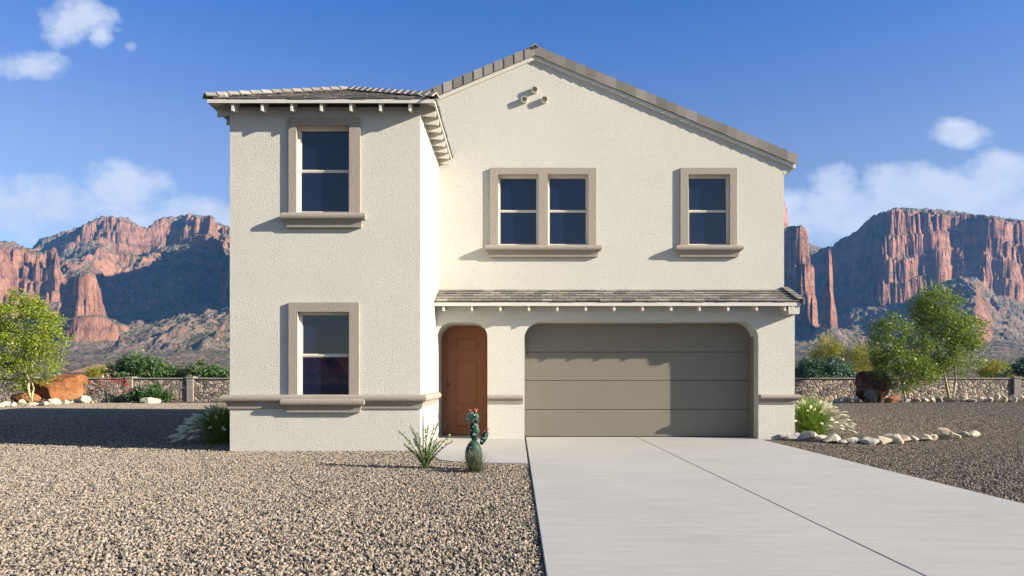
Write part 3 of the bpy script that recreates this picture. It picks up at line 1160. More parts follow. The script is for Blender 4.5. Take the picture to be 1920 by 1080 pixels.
rock('boulder', (GX(118, 39.5), 39.5, -0.05), (3.8, 2.2, 2.2), M['boulder_orange'], 'large orange boulder behind the pale stones by the left tree', 'boulder', None, 41, 0.4, ICO5, 13, 0.15)
rock('boulder', (GX(46, 38.6), 38.6, -0.05), (1.7, 1.0, 0.75), M['boulder_orange'], 'low orange boulder at the foot of the left tree', 'boulder', None, 45, 0.35, ICO4, 6, 0.1)
rock('boulder', (GX(1631, 39.8), 39.8, -0.05), (2.75, 2.0, 2.25), M['boulder_brown'], 'dark brown boulder standing against the right stone wall', 'boulder', None, 43, 0.4, ICO5, 13, 0.3)
rock('boulder', (GX(1672, 39.2), 39.2, -0.05), (1.3, 0.9, 0.55), M['boulder_orange'], 'small rusty boulder beside the dark brown boulder', 'boulder', None, 44, 0.4, ICO4, 8, 0.0)
rock('boulder', (GX(281, 38.0), 38.0, -0.05), (1.15, 0.8, 0.52), M['rock_cream'], 'rounded cream rock in front of the leafy green bush', 'boulder', None, 47, 0.3, ICO4, 5, 0.0)
rock('boulder', (GX(222, 40.6), 40.6, -0.05), (1.5, 1.1, 0.95), M['rock_grey'], 'grey rock between the red flowers and the leafy green bush', 'boulder', None, 48, 0.3, ICO4, 5, 0.0)

# ================================================================ STONE WALL
m, nt, b = new_mat('fieldstone_wall')
p = pos(nt)
pw = nt.nodes.new('ShaderNodeVectorMath')
pw.operation = 'ADD'
nzc = N(nt, 'ShaderNodeTexNoise')
nzc.inputs['Scale'].default_value = 3.5
nt.links.new(p, nzc.inputs['Vector'])
sc_ = nt.nodes.new('ShaderNodeVectorMath')
sc_.operation = 'SCALE'
sc_.inputs['Scale'].default_value = 0.30
nt.links.new(nzc.outputs['Color'], sc_.inputs[0])
nt.links.new(p, pw.inputs[0])
nt.links.new(sc_.outputs[0], pw.inputs[1])
pst = stretch(nt, pw.outputs[0], 1.0, 0.3, 1.25)
va = N(nt, 'ShaderNodeTexVoronoi')
va.inputs['Scale'].default_value = 3.6
nt.links.new(pst, va.inputs['Vector'])
ve = N(nt, 'ShaderNodeTexVoronoi', feature='DISTANCE_TO_EDGE')
ve.inputs['Scale'].default_value = 3.6
nt.links.new(pst, ve.inputs['Vector'])
sp_ = N(nt, 'ShaderNodeSeparateColor')
nt.links.new(va.outputs['Color'], sp_.inputs[0])
c = ramp(nt, sp_.outputs[0], [(0.0, (0.13, 0.11, 0.10)), (0.35, (0.24, 0.20, 0.17)), (0.7, (0.38, 0.31, 0.25)), (1.0, (0.46, 0.35, 0.27))])
c = mix(nt, 0.5, c, ramp(nt, noise(nt, p, 14, 5, 0.7), [(0.3, (0.55, 0.55, 0.55)), (0.65, (1, 1, 1))]), 'MULTIPLY')
c = mix(nt, ramp(nt, ve.outputs['Distance'], [(0.0, (0.9, 0.9, 0.9)), (0.06, (0, 0, 0))]), c, (0.10, 0.085, 0.075))
nt.links.new(c, b.inputs['Base Color'])
b.inputs['Roughness'].default_value = 0.95
hh = ramp(nt, ve.outputs['Distance'], [(0.0, (0, 0, 0)), (0.16, (1, 1, 1))])
bump(nt, math_(nt, 'ADD', hh, math_(nt, 'MULTIPLY', noise(nt, p, 12, 4), 0.4)), 1.0, 0.07, b)
M['fieldstone'] = m
M['cap'] = paint('wall_cap', (0.25, 0.225, 0.195), 0.9, 0.12, 3, 0.1, 0.006)

YF = 42.0
ZWALL = EYE + (HZ - 711.0) / F * YF
wall = thing('stone_wall', (0, YF, 0), 'long low fieldstone garden wall with flat cap behind the house', 'wall')
mb = MB()
# flat face; dark joints and stone relief come from the material
mb.box(-46, 46, YF, YF + 0.35, -0.2, ZWALL)
mb.build('masonry', M['fieldstone'], wall)
mb = MB()
mb.box(-46, 46, YF - 0.06, YF + 0.41, ZWALL + 0.003, ZWALL + 0.085)
mb.build('coping', M['cap'], wall, bevel=0.02)
for px in (243, 357, 1906, 60):
    x = GX(px, YF)
    mb = MB()
    mb.box(x - 0.2, x + 0.2, YF - 0.09, YF + 0.44, -0.2, ZWALL + 0.05)
    mb.box(x - 0.23, x + 0.23, YF - 0.12, YF + 0.47, ZWALL + 0.053, ZWALL + 0.15)
    mb.build('pier', M['cap'], wall, bevel=0.015)

# ================================================================ PLANTS
M['leaf_bright'] = leaf_mat('leaf_bright', (0.11, 0.16, 0.012), (0.34, 0.40, 0.05), 0.4)
M['leaf_mid'] = leaf_mat('leaf_mid', (0.07, 0.115, 0.012), (0.25, 0.32, 0.045), 0.4)
M['leaf_dark'] = leaf_mat('leaf_dark', (0.03, 0.07, 0.022), (0.12, 0.19, 0.06), 0.3)
M['leaf_teal'] = leaf_mat('leaf_teal', (0.035, 0.085, 0.06), (0.12, 0.20, 0.14), 0.3)
M['leaf_yellow'] = leaf_mat('leaf_yellow', (0.15, 0.16, 0.01), (0.36, 0.34, 0.03), 0.4)
M['leaf_gloss'] = leaf_mat('leaf_gloss', (0.02, 0.05, 0.012), (0.10, 0.17, 0.05), 0.2, 0.5, 0.3)
M['leaf_grey'] = leaf_mat('leaf_grey', (0.14, 0.16, 0.13), (0.36, 0.37, 0.31), 0.2)
M['red_flower'] = leaf_mat('red_flower', (0.22, 0.01, 0.018), (0.42, 0.05, 0.045), 0.2)
M['grass_blade'] = leaf_mat('grass_blade', (0.09, 0.17, 0.02), (0.25, 0.37, 0.07), 0.4)
M['plume'] = leaf_mat('grass_plume', (0.62, 0.57, 0.48), (0.82, 0.78, 0.70), 0.3, 0.1, 0.9)
M['stem'] = paint('green_stem', (0.12, 0.18, 0.05), 0.7, 0.2, 10)


def leaves(cent, n_each, spread, size, rng, flat=0.0, aspect=0.5):
    """leaf shaped quads scattered round the cluster centres -> verts, faces, tone"""
    cent = np.asarray(cent)
    K = len(cent)
    base = np.repeat(cent, n_each, axis=0)
    p = base + rng.normal(size=(K * n_each, 3)) * np.asarray(spread) * rng.uniform(0.5, 1.2, size=(K, 1)).repeat(n_each, 0)
    n = len(p)
    a = rng.normal(size=(n, 3))
    a[:, 2] = a[:, 2] * 0.6 - 0.25
    a /= np.linalg.norm(a, axis=1)[:, None]
    b_ = rng.normal(size=(n, 3))
    b_ -= (np.sum(a * b_, 1)[:, None]) * a
    b_ /= np.linalg.norm(b_, axis=1)[:, None]
    s = size * rng.uniform(0.6, 1.3, size=(n, 1))
    q = np.stack([p - a * s * 0.5, p + b_ * s * aspect * 0.5 - a * s * 0.05, p + a * s * 0.5, p - b_ * s * aspect * 0.5 - a * s * 0.05], 1)
    tone = np.clip(np.repeat(rng.uniform(0.15, 0.85, K), n_each) * 0.55 + rng.uniform(0, 0.5, n), 0, 1)
    return q.reshape(-1, 3), np.arange(n * 4).reshape(-1, 4), tone


def blob_points(blobs, n, rng, shell=0.35):
    """cluster centres inside a union of ellipsoids (x,y,z, rx,ry,rz), denser near the outside, with gaps"""
    vol = np.array([b[3] * b[4] * b[5] for b in blobs]) ** 0.8
    idx = rng.choice(len(blobs), n, p=vol / vol.sum())
    d = rng.normal(size=(n, 3))
    d /= np.linalg.norm(d, axis=1)[:, None]
    r = rng.uniform(shell, 1.0, n) ** 0.6
    B = np.array(blobs)[idx]
    return B[:, :3] + d * r[:, None] * B[:, 3:6]


def tree(name, base, blobs, trunks, label, cat, leafmat, barkmat, ncl, nper, size, spread, seed, group=None):
    rng = np.random.default_rng(seed)
    t = thing(name, base, label, cat, group)
    cl = blob_points(blobs, ncl, rng)
    bs = Vector(base)
    for tr in trunks:                               # tr: list of (x, y, z, radius)
        mb = MB()
        pts = [Vector(q[:3]) for q in tr]
        rad = [q[3] for q in tr]
        # subdivide and wobble
        pp, rr = [], []
        for a, c, ra, rc in zip(pts[:-1], pts[1:], rad[:-1], rad[1:]):
            for k in range(4):
                f = k / 4
                w = Vector(rng.normal(size=3)) * 0.025 * (1 if pp else 0)
                pp.append(a.lerp(c, f) + w)
                rr.append(ra + (rc - ra) * f)
        pp.append(pts[-1])
        rr.append(rad[-1])
        mb.tube(pp, rr, 7)
        # limbs from the upper trunk to leaf clusters
        for k in range(26):
            i = rng.integers(len(pp) // 3, len(pp))
            s = pp[i]
            near_ = cl[np.argsort(np.linalg.norm(cl - np.array(s), axis=1))[rng.integers(2, max(4, ncl // 3))]]
            e = Vector(near_)
            if e.z < s.z - 0.2:
                continue
            mid = s.lerp(e, 0.5) + Vector(rng.normal(size=3)) * 0.08 + Vector((0, 0, -0.05))
            r0 = max(0.007, rr[i] * 0.5)
            mb.tube([s, mid, e], [r0, r0 * 0.6, 0.004], 5)
        mb.build('trunk', barkmat, t, smooth=True)
    v, f, tone = leaves(cl, nper, spread, size, rng)
    keep = v[:, 2].reshape(-1, 4).min(1) > 0.02
    f = f[keep]
    tone = tone[keep]
    np_mesh('crown', v, f, leafmat, t, attrs=[('tone', 'FACE', tone)])
    return t


def W(px, py, Y, rpx, rpy, ry=None):
    """ellipsoid blob seen at photo pixel (px,py) at depth Y with pixel radii"""
    q = P(px, py, Y)
    s = F / Y
    return (q.x, q.y, q.z, rpx / s, ry or rpx / s, rpy / s)


def TR(pts, Y):
    return [(*P(px, py, Y + dy)[:], r) for px, py, dy, r in pts]


# left tree
Yt = 37.0
tree('desert_tree', (GX(56, Yt), Yt, -0.03),
     [W(40, 600, Yt, 62, 42), W(90, 640, Yt, 40, 34), W(20, 650, Yt, 60, 45), W(35, 572, Yt, 38, 24), W(70, 690, Yt, 46, 28), W(10, 700, Yt, 45, 34), W(-30, 620, Yt, 50, 60), W(28, 722, Yt, 26, 12), W(95, 600, Yt, 18, 16)],
     [TR([(57, 754, 0, 0.075), (53, 720, 0, 0.062), (48, 685, 0, 0.05), (44, 640, 0, 0.035), (42, 590, 0, 0.015)], Yt),
      TR([(60, 754, 0, 0.055), (61, 720, 0.1, 0.045), (60, 695, 0.1, 0.035), (68, 650, 0.2, 0.025), (75, 610, 0.2, 0.012)], Yt)],
     'bright green small leaved tree on thin pale trunks beside the orange boulder', 'tree', M['leaf_bright'], M['palebark'], 430, 58, 0.12, (0.20, 0.20, 0.17), 5)
# right trees
Yt = 38.2
tree('desert_tree', (GX(1706, Yt), Yt, -0.03),
     [W(1672, 625, Yt, 36, 34), W(1720, 650, Yt, 30, 34), W(1690, 672, Yt, 44, 28), W(1660, 690, Yt, 26, 26), W(1720, 700, Yt, 36, 26), W(1650, 660, Yt, 22, 30), W(1690, 722, Yt, 26, 14)],
     [TR([(1697, 748, 0, 0.06), (1690, 715, 0, 0.05), (1683, 670, 0, 0.035), (1678, 625, 0, 0.015)], Yt),
      TR([(1704, 748, 0, 0.045), (1706, 720, 0.1, 0.04), (1704, 680, 0.1, 0.028), (1712, 640, 0.2, 0.012)], Yt)],
     'shorter mid green tree beside the dark brown boulder', 'tree', M['leaf_mid'], M['palebark'], 330, 50, 0.11, (0.20, 0.20, 0.17), 6)
Yt = 38.8
tree('desert_tree', (GX(1779, Yt), Yt, -0.03),
     [W(1755, 568, Yt, 44, 28), W(1740, 590, Yt, 36, 24), W(1810, 620, Yt, 36, 32), W(1772, 610, Yt, 46, 32), W(1765, 660, Yt, 40, 30), W(1812, 655, Yt, 30, 20), W(1755, 545, Yt, 26, 12), W(1790, 690, Yt, 36, 16), W(1835, 680, Yt, 14, 8), W(1730, 690, Yt, 24, 20)],
     [TR([(1779, 748, 0, 0.075), (1771, 705, 0, 0.06), (1759, 650, 0, 0.045), (1757, 610, 0, 0.035), (1756, 565, 0, 0.015)], Yt),
      TR([(1787, 748, 0, 0.055), (1792, 712, 0.1, 0.05), (1787, 665, 0.1, 0.035), (1792, 640, 0.2, 0.028), (1810, 610, 0.2, 0.012)], Yt)],
     'tallest tree on the right, leaning pale trunks in front of the stone wall', 'tree', M['leaf_mid'], M['palebark'], 460, 50, 0.11, (0.21, 0.21, 0.18), 8)


def bush(name, base, blobs, label, cat, leafmat, ncl, nper, size, spread, seed, group=None, aspect=0.5, stems=14):
    rng = np.random.default_rng(seed)
    t = thing(name, base, label, cat, group)
    cl = blob_points(blobs, ncl, rng, 0.2)
    mb = MB()
    for k in range(stems):
        e = Vector(cl[rng.integers(len(cl))])
        s = Vector(base) + Vector((rng.normal() * 0.12, rng.normal() * 0.12, 0))
        if e.z < s.z + 0.1:
            e.z = s.z + 0.2
        mid = s.lerp(e, 0.5) + Vector(rng.normal(size=3)) * 0.08
        mb.tube([s, mid, e], [0.022, 0.015, 0.005], 5)
    mb.build('stems', M['bark'], t, smooth=True)
    v, f, tone = leaves(cl, nper, spread, size, rng, aspect=aspect)
    keep = v[:, 2].reshape(-1, 4).min(1) > base[2] + 0.01
    np_mesh('foliage', v, f[keep], leafmat, t, attrs=[('tone', 'FACE', tone[keep])])
    return t


Yb = 46.0
bush('shrub', (GX(250, Yb), Yb, -0.03), [W(255, 688, Yb, 40, 24), W(225, 700, Yb, 30, 22), W(290, 696, Yb, 36, 22), W(270, 676, Yb, 20, 12), W(320, 702, Yb, 26, 14), W(250, 720, Yb, 60, 20)],
     'wide dark green shrub rising above the left stone wall', 'shrub', M['leaf_dark'], 230, 60, 0.17, (0.2, 0.2, 0.16), 21)
bush('shrub', (GX(378, Yb), Yb, -0.03), [W(376, 692, Yb, 24, 17), W(400, 702, Yb, 26, 14), W(425, 704, Yb, 20, 12), W(390, 720, Yb, 44, 18)],
     'rounded dark green shrub above the wall close to the house wing', 'shrub', M['leaf_dark'], 130, 60, 0.17, (0.2, 0.2, 0.16), 22)
bush('shrub', (GX(1540, Yb), Yb, -0.03), [W(1520, 690, Yb, 26, 18), W(1560, 686, Yb, 26, 18), W(1580, 698, Yb, 20, 16), W(1500, 700, Yb, 16, 14), W(1545, 715, Yb, 50, 18)],
     'blue green rounded shrub above the wall beside the garage', 'shrub', M['leaf_teal'], 170, 60, 0.17, (0.2, 0.2, 0.16), 23)
bush('shrub', (GX(1915, Yb), Yb, -0.03), [W(1918, 690, Yb, 20, 18), W(1940, 690, Yb, 26, 20), W(1880, 704, Yb, 18, 8)],
     'blue green shrub above the wall pier at the far right', 'shrub', M['leaf_teal'], 80, 60, 0.17, (0.2, 0.2, 0.16), 24)
Yb = 52.0
bush('palo_verde', (GX(1552, Yb), Yb, -0.03), [W(1552, 655, Yb, 26, 28), W(1535, 675, Yb, 22, 22), W(1566, 670, Yb, 22, 30), W(1545, 700, Yb, 30, 25)],
     'feathery yellow green palo verde behind the blue green shrub', 'tree', M['leaf_yellow'], 170, 60, 0.16, (0.16, 0.16, 0.32), 25, aspect=0.22)
bush('palo_verde', (GX(1606, Yb), Yb, -0.03), [W(1600, 660, Yb, 24, 26), W(1622, 675, Yb, 26, 28), W(1640, 690, Yb, 26, 24), W(1600, 700, Yb, 36, 20)],
     'feathery yellow green palo verde between the blue green shrub and the trees', 'tree', M['leaf_yellow'], 190, 60, 0.16, (0.16, 0.16, 0.32), 26, aspect=0.22)
bush('palo_verde', (GX(1868, Yb), Yb, -0.03), [W(1868, 692, Yb, 24, 14), W(1850, 700, Yb, 16, 10), W(1890, 700, Yb, 14, 12)],
     'low yellow green palo verde above the wall right of the tallest tree', 'tree', M['leaf_yellow'], 90, 60, 0.16, (0.2, 0.2, 0.2), 27, aspect=0.25)
bush('palo_verde', (GX(185, 60), 60, -0.03), [W(185, 696, 60, 16, 9), W(172, 700, 60, 12, 8)],
     'low yellowish bush beside the small brown roofed house', 'shrub', M['leaf_yellow'], 60, 50, 0.16, (0.2, 0.2, 0.2), 28, aspect=0.25)
Yb = 39.6
bush('leafy_bush', (GX(280, Yb), Yb, -0.03), [W(260, 740, Yb, 20, 15), W(285, 738, Yb, 26, 15), W(308, 744, Yb, 17, 11), W(275, 748, Yb, 36, 8)],
     'low glossy green leafy bush in front of the left stone wall', 'shrub', M['leaf_gloss'], 110, 40, 0.17, (0.13, 0.13, 0.10), 29, aspect=0.5)
bush('grey_bush', (GX(1634, 38.6), 38.6, -0.03), [W(1634, 741, 38.6, 11, 9)],
     'small silvery bush in front of the dark brown boulder', 'shrub', M['leaf_grey'], 40, 45, 0.10, (0.07, 0.07, 0.07), 30, aspect=0.3)

# red flowering bush: pale stems with red flower heads
rng = np.random.default_rng(31)
Yb = 39.8
rb = thing('flowering_bush', (GX(205, Yb), Yb, -0.03), 'red flowering bush with pale stems right of the orange boulder', 'shrub')
mb = MB()
cl = []
for k in range(46):
    a = rng.uniform(-1, 1)
    e = P(205 + a * 40 + rng.normal() * 2, 742 - rng.uniform(2, 36) * (1 - 0.25 * a * a), Yb + rng.normal() * 0.5)
    s = Vector((GX(205 + a * 14, Yb), Yb + rng.normal() * 0.15, -0.03))
    mid = s.lerp(e, 0.5) + Vector((a * 0.15, 0, 0.05))
    mb.tube([s, mid, e], [0.02, 0.014, 0.008], 5)
    cl.append(e)
mb.build('stems', M['leaf_grey'], rb, smooth=True)
for e in cl:
    v, f, tone = leaves([tuple(e)], 11, (0.05, 0.05, 0.045), 0.10, rng, aspect=0.7)
    np_mesh('blossom', v, f, M['red_flower'], rb, attrs=[('tone', 'FACE', tone)])
v, f, tone = leaves([tuple(Vector(e) * 0.999 - Vector((0, 0, 0.35))) for e in cl], 8, (0.15, 0.15, 0.2), 0.10, rng, aspect=0.5)
np_mesh('foliage', v, f[tone > 0.3], M['leaf_dark'], rb, attrs=[('tone', 'FACE', tone[tone > 0.3])])


# fountain grass with pale plumes
def fountain_grass(base, R_, H, label, seed, xlim=None, xmin=None):
    rng = np.random.default_rng(seed)
    t = thing('fountain_grass', base, label, 'ornamental grass', 'fountain grass clumps beside the house')
    bs = np.array(base)
    vs, fs, tone = [], [], []
    seg = 6

    def arc(az, lean, L, sag, n=seg):
        pts = []
        for k in range(n + 1):
            f = k / n
            rr_ = L * (math.sin(lean) * f + sag * f * f * 0.5)
            zz = L * (math.cos(lean) * f - sag * 0.55 * f * f * f)
            pts.append(np.array([math.cos(az) * rr_, math.sin(az) * rr_, zz]))
        return pts

    for k in range(1900):
        az = rng.uniform(0, 2 * math.pi)
        lean = abs(rng.normal(0, 0.40))
        L = H * rng.uniform(0.65, 1.1)
        pts = arc(az, min(lean, 1.15), L, rng.uniform(0.2, 0.75) * (0.3 + lean))
        o = bs + np.array([rng.normal() * 0.10, rng.normal() * 0.10, 0])
        w = rng.uniform(0.004, 0.008)
        side = np.array([-math.sin(az + rng.normal() * 0.6), math.cos(az), 0]) * w
        n0 = len(vs)
        for i, p_ in enumerate(pts):
            tw = 1 - (i / seg) ** 2 * 0.9
            vs.extend([o + p_ - side * tw, o + p_ + side * tw])
        tn = rng.uniform(0, 1)
        for i in range(seg):
            fs.append((n0 + 2 * i, n0 + 2 * i + 1, n0 + 2 * i + 3, n0 + 2 * i + 2))
            tone.append(tn)
    vs = np.array(vs)
    if xlim is not None:
        vs[:, 0] = np.minimum(vs[:, 0], xlim + 0.0005 * np.arange(len(vs)) / len(vs))
    if xmin is not None:
        vs[:, 0] = np.maximum(vs[:, 0], xmin - 0.0005 * np.arange(len(vs)) / len(vs))
    np_mesh('blades', vs, np.array(fs), M['grass_blade'], t, attrs=[('tone', 'FACE', tone)])
    for k in range(96):
        az = rng.uniform(0, 2 * math.pi)
        if k % 2:
            az = (math.pi if xlim is not None else 0.0) + rng.normal() * 0.75
        lean = rng.uniform(0.05, 1.2)
        L = H * rng.uniform(0.98, 1.18)
        pts = arc(az, lean, L, 0.25 + 0.35 * lean, 10)
        tipx = base[0] + pts[-1][0]
        if xlim is not None and tipx > xlim - 0.02 or xmin is not None and tipx < xmin + 0.02:
            continue
        mb = MB()
        o = Vector(base)
        mb.tube([o + Vector(p_) for p_ in pts[:8]], [0.0025] * 8, 4, 0.2)
        # fuzzy spindle at the tip
        a, c = Vector(pts[7]), Vector(pts[10])
        d = (c - a).normalized()
        ln = rng.uniform(0.15, 0.22)
        sx_ = d.orthogonal().normalized()
        sy_ = d.cross(sx_)
        rings = 7
        pp = [o + a + d * ln * i / rings + Vector((0, 0, -0.02 * (i / rings) ** 2)) for i in range(rings + 1)]
        rad = [0.005, 0.017, 0.023, 0.025, 0.022, 0.017, 0.011, 0.003]
        mb.tube(pp, [r * rng.uniform(0.85, 1.15) for r in rad], 6, 0.8)
        for q in range(46):                          # bristles
            f = rng.uniform(0.05, 1)
            an = rng.uniform(0, 6.28)
            i = min(rings, int(f * rings))
            dirv = (sx_ * math.cos(an) + sy_ * math.sin(an))
            r0 = pp[i] + dirv * rad[i] * 0.6
            tip = r0 + dirv * rng.uniform(0.010, 0.020) + d * rng.uniform(0.015, 0.035)
            sd = d.cross(dirv) * 0.0022
            mb.face([r0 - sd, r0 + sd, tip], rng.uniform(0.5, 1))
        mb.build('plume', M['plume'], t, smooth=True)
    return t


fountain_grass((-5.95, 14.1, -0.03), 0.5, 0.86, 'green fountain grass with pale plumes in the shade left of the house', 51, xlim=XL - 0.02)
fountain_grass((6.75, 16.2, -0.03), 0.5, 0.95, 'sunlit green fountain grass with pale plumes right of the garage pier', 52, xmin=XR + 0.03)

# wand plant by the wing corner
rng = np.random.default_rng(61)
pb = Vector((GX(797, 10.15), 10.15, -0.03))
sc = F / 10.15
pl = thing('wand_plant', tuple(pb), 'spindly green plant with upright wands by the corner of the house wing', 'plant')
M['wand'] = leaf_mat('wand_leaf', (0.07, 0.12, 0.03), (0.20, 0.27, 0.10), 0.25)
M['darkstem'] = paint('dark_stem', (0.03, 0.045, 0.025), 0.8, 0.2, 20)
wands = [(769, 799, 0.10), (748, 808, 0.0), (757, 834, 0.05), (815, 795, 0.0), (838, 790, 0.0), (845, 816, 0.1), (822, 792, 0.05), (803, 790, 0), (775, 822, 0.1), (828, 824, -0.1), (847, 828, 0.1), (797, 800, 0.05), (782, 812, -0.1), (810, 820, 0.1), (820, 832, 0.15), (765, 840, 0.1)]
va, fa, ta = [], [], []
for (px, py, dy) in wands:
    e = P(px, py, 10.15 + dy)
    mid = pb.lerp(e, 0.55) + Vector(((e.x - pb.x) * -0.16, 0, 0.05))
    pts = []
    for k in range(9):
        f = k / 8
        pts.append((1 - f) ** 2 * pb + 2 * f * (1 - f) * mid + f * f * e)
    mb = MB()
    mb.tube(pts, [0.0085 - 0.0006 * k for k in range(9)], 5)
    st = mb.build('wand', M['stem'], pl, smooth=True)
    pa = np.array([p_[:] for p_ in pts])
    cc = np.array([pa[min(8, int(q))] * (1 - q % 1) + pa[min(8, int(q) + 1)] * (q % 1) for q in rng.uniform(0.3, 7.99, 120)])
    v, f, tone = leaves(cc, 1, 0.012, 0.030, rng, aspect=0.5)
    np_mesh('leaves', v, f, M['wand'], st, attrs=[('tone', 'FACE', tone)])
mb = MB()
for px, y0, y1, r in ((793.2, 868, 779.5, 0.011), (788, 836, 820, 0.010)):
    q0, q1 = P(px, y0, 10.3), P(px, y1, 10.3)
    mb.tube([q0, q0.lerp(q1, 0.33), q0.lerp(q1, 0.66), q1], [r, r, r, r * 0.8], 7)
mb.tube([P(795, 822, 10.2), P(808, 808, 10.2), P(818, 802, 10.2), P(822, 792, 10.2)], [0.006, 0.006, 0.005, 0.003], 5)
mb.build('dry_stalk', M['darkstem'], pl)

# painted prickly pear sculpture with red flowers
m, nt, b = new_mat('painted_cactus')
p = pos(nt)
n1 = noise(nt, p, 9, 3)
c = ramp(nt, n1, [(0.42, (0.008, 0.026, 0.024)), (0.50, (0.012, 0.038, 0.030)), (0.58, (0.018, 0.058, 0.034)), (0.74, (0.05, 0.115, 0.055))])
nt.links.new(c, b.inputs['Base Color'])
b.inputs['Roughness'].default_value = 0.6
b.inputs['Specular IOR Level'].default_value = 0.25
bump(nt, noise(nt, p, 25, 2), 0.4, 0.01, b)
M['cactus'] = m
M['cactus_light'] = paint('cactus_light_paint', (0.12, 0.27, 0.14), 0.4, 0.2, 20)
M['spine'] = paint('white_paint', (0.75, 0.75, 0.68), 0.6, 0.05, 20)
M['coral'] = paint('coral_paint', (0.48, 0.15, 0.11), 0.5, 0.15, 30)
YC = 10.05
cb = P(889, 876, YC)
cac = thing('prickly_pear_sculpture', (cb.x, YC, -0.03), 'painted green metal prickly pear cactus with coral flowers beside the walkway', 'garden ornament')
rng = np.random.default_rng(71)


def pad(px, py, w, h, tilt, thick, yo=0.0, mat='cactus', egg=0.0, marks=16):
    """a flattened egg shaped pad at photo pixel (px,py), pixel width and height"""
    c0 = P(px, py, YC + yo)
    s = F / (YC + yo)
    v, f = ICO4
    v = v.copy()
    z = v[:, 2].copy()
    v[:, 0] *= w / s / 2 * (1 + egg * z)
    v[:, 1] *= thick / 2 * (1 + 0.2 * z)
    v[:, 2] *= h / s / 2
    ct, st_ = math.cos(tilt), math.sin(tilt)
    def xf(q):
        return np.stack([q[:, 0] * ct + q[:, 2] * st_, q[:, 1], -q[:, 0] * st_ + q[:, 2] * ct], 1) + np.array(c0)
    o = np_mesh('pad', xf(v), f, M[mat], cac, smooth=True)
    mb = MB()
    for k in range(marks):
        fx = rng.uniform(-0.75, 0.75)
        fz = rng.uniform(-0.85, 0.85)
        if fx * fx + fz * fz > 0.85:
            continue
        yy = -math.sqrt(max(0, 1 - fx * fx - fz * fz))
        q = np.array([[fx * w / s / 2 * (1 + egg * fz), yy * thick / 2 * (1 + 0.2 * fz), fz * h / s / 2]])
        q = Vector(xf(q)[0])
        for a in (0.7, -0.7, 0.1)[:rng.integers(2, 4)]:
            d = Vector((math.sin(a + rng.normal() * 0.3), -0.35, math.cos(a + rng.normal() * 0.3))) * 0.020
            mb.tube([q + Vector((0, 0.003, 0)), q + d], [0.0028, 0.0018], 4)
    for k in range(18):                          # spines round the rim
        a = rng.uniform(0, 6.28)
        q0 = np.array([[math.cos(a) * w / s / 2 * (1 + egg * math.sin(a)) * 0.98, 0, math.sin(a) * h / s / 2 * 0.98]])
        q1 = q0 * 1.0 + np.array([[math.cos(a) * 0.016, -0.006, math.sin(a) * 0.016]])
        mb.tube([Vector(xf(q0)[0]), Vector(xf(q1)[0])], [0.002, 0.0012], 4)
    mb.build('spines', M['spine'], o)
    return o


def flower(px, py, w, yo):
    c0 = P(px, py, YC + yo)
    mb = MB()
    for k in range(9):
        a = k / 9 * 6.28
        d = Vector((math.cos(a), math.sin(a), 0))
        s_ = Vector((-math.sin(a), math.cos(a), 0))
        r0 = w
        mb.hexa([c0 + d * 0.008 - s_ * 0.006, c0 + d * 0.008 + s_ * 0.006, c0 + d * 0.012 + s_ * 0.006, c0 + d * 0.012 - s_ * 0.006,
                 c0 + d * r0 - s_ * 0.012 + Vector((0, 0, 0.035)), c0 + d * r0 + s_ * 0.012 + Vector((0, 0, 0.035)), c0 + d * (r0 + 0.004) + s_ * 0.012 + Vector((0, 0, 0.032)), c0 + d * (r0 + 0.004) - s_ * 0.012 + Vector((0, 0, 0.032))])
    mb.tube([c0 + Vector((0, 0, -0.02)), c0, c0 + Vector((0, 0, 0.012))], [0.012, 0.018, 0.012], 8)
    mb.build('flower', M['coral'], cac)


pad(888, 851, 32, 52, 0.0, 0.20, 0.0, 'cactus', -0.08, 9)
pad(889.5, 809, 18.5, 38, -0.05, 0.09, 0.0, 'cactus', 0.08, 13)
pad(883, 783, 15, 21, 0.5, 0.06, 0.02, 'cactus_light', 0.15, 6)
pad(892.5, 783, 11.5, 23, -0.1, 0.07, -0.035, 'cactus', 0.05, 8)
pad(907.5, 821, 12, 29, 0.42, 0.06, 0.0, 'cactus', 0.1, 8)
flower(892, 771.5, 0.025, -0.035)
flower(914.0, 806.5, 0.016, 0.0)
flower(881, 772.5, 0.012, 0.02)


def tuft(base, label, H, n, seed, mat):
    rng = np.random.default_rng(seed)
    vs, fs, tone = [], [], []
    for k in range(n):
        az = rng.uniform(0, 6.28)
        lean = abs(rng.normal(0, 0.7)) + 0.05
        L = H * rng.uniform(0.6, 1.15)
        w = rng.uniform(0.004, 0.008)
        side = np.array([-math.sin(az), math.cos(az), 0]) * w
        o = np.array(base) + np.array([rng.normal() * 0.035, rng.normal() * 0.035, 0])
        n0 = len(vs)
        for i in range(4):
            f = i / 3
            p_ = np.array([math.cos(az) * math.sin(lean) * f, math.sin(az) * math.sin(lean) * f, math.cos(lean) * f - 0.15 * f * f]) * L
            tw = 1 - 0.92 * f
            vs.extend([o + p_ - side * tw, o + p_ + side * tw])
        tn = rng.uniform()
        for i in range(3):
            fs.append((n0 + 2 * i, n0 + 2 * i + 1, n0 + 2 * i + 3, n0 + 2 * i + 2))
            tone.append(tn)
    o = np_mesh('grass_tuft', np.array(vs), np.array(fs), mat, loc=base, attrs=[('tone', 'FACE', tone)])
    return tag(o, label, 'plant')


M['tuft'] = leaf_mat('grey_green_blade', (0.05, 0.065, 0.04), (0.20, 0.22, 0.15), 0.2)
tuft((GX(891, 9.80), 9.80, -0.03), 'spiky grey green tuft at the foot of the painted cactus', 0.36, 520, 81, M['tuft'])

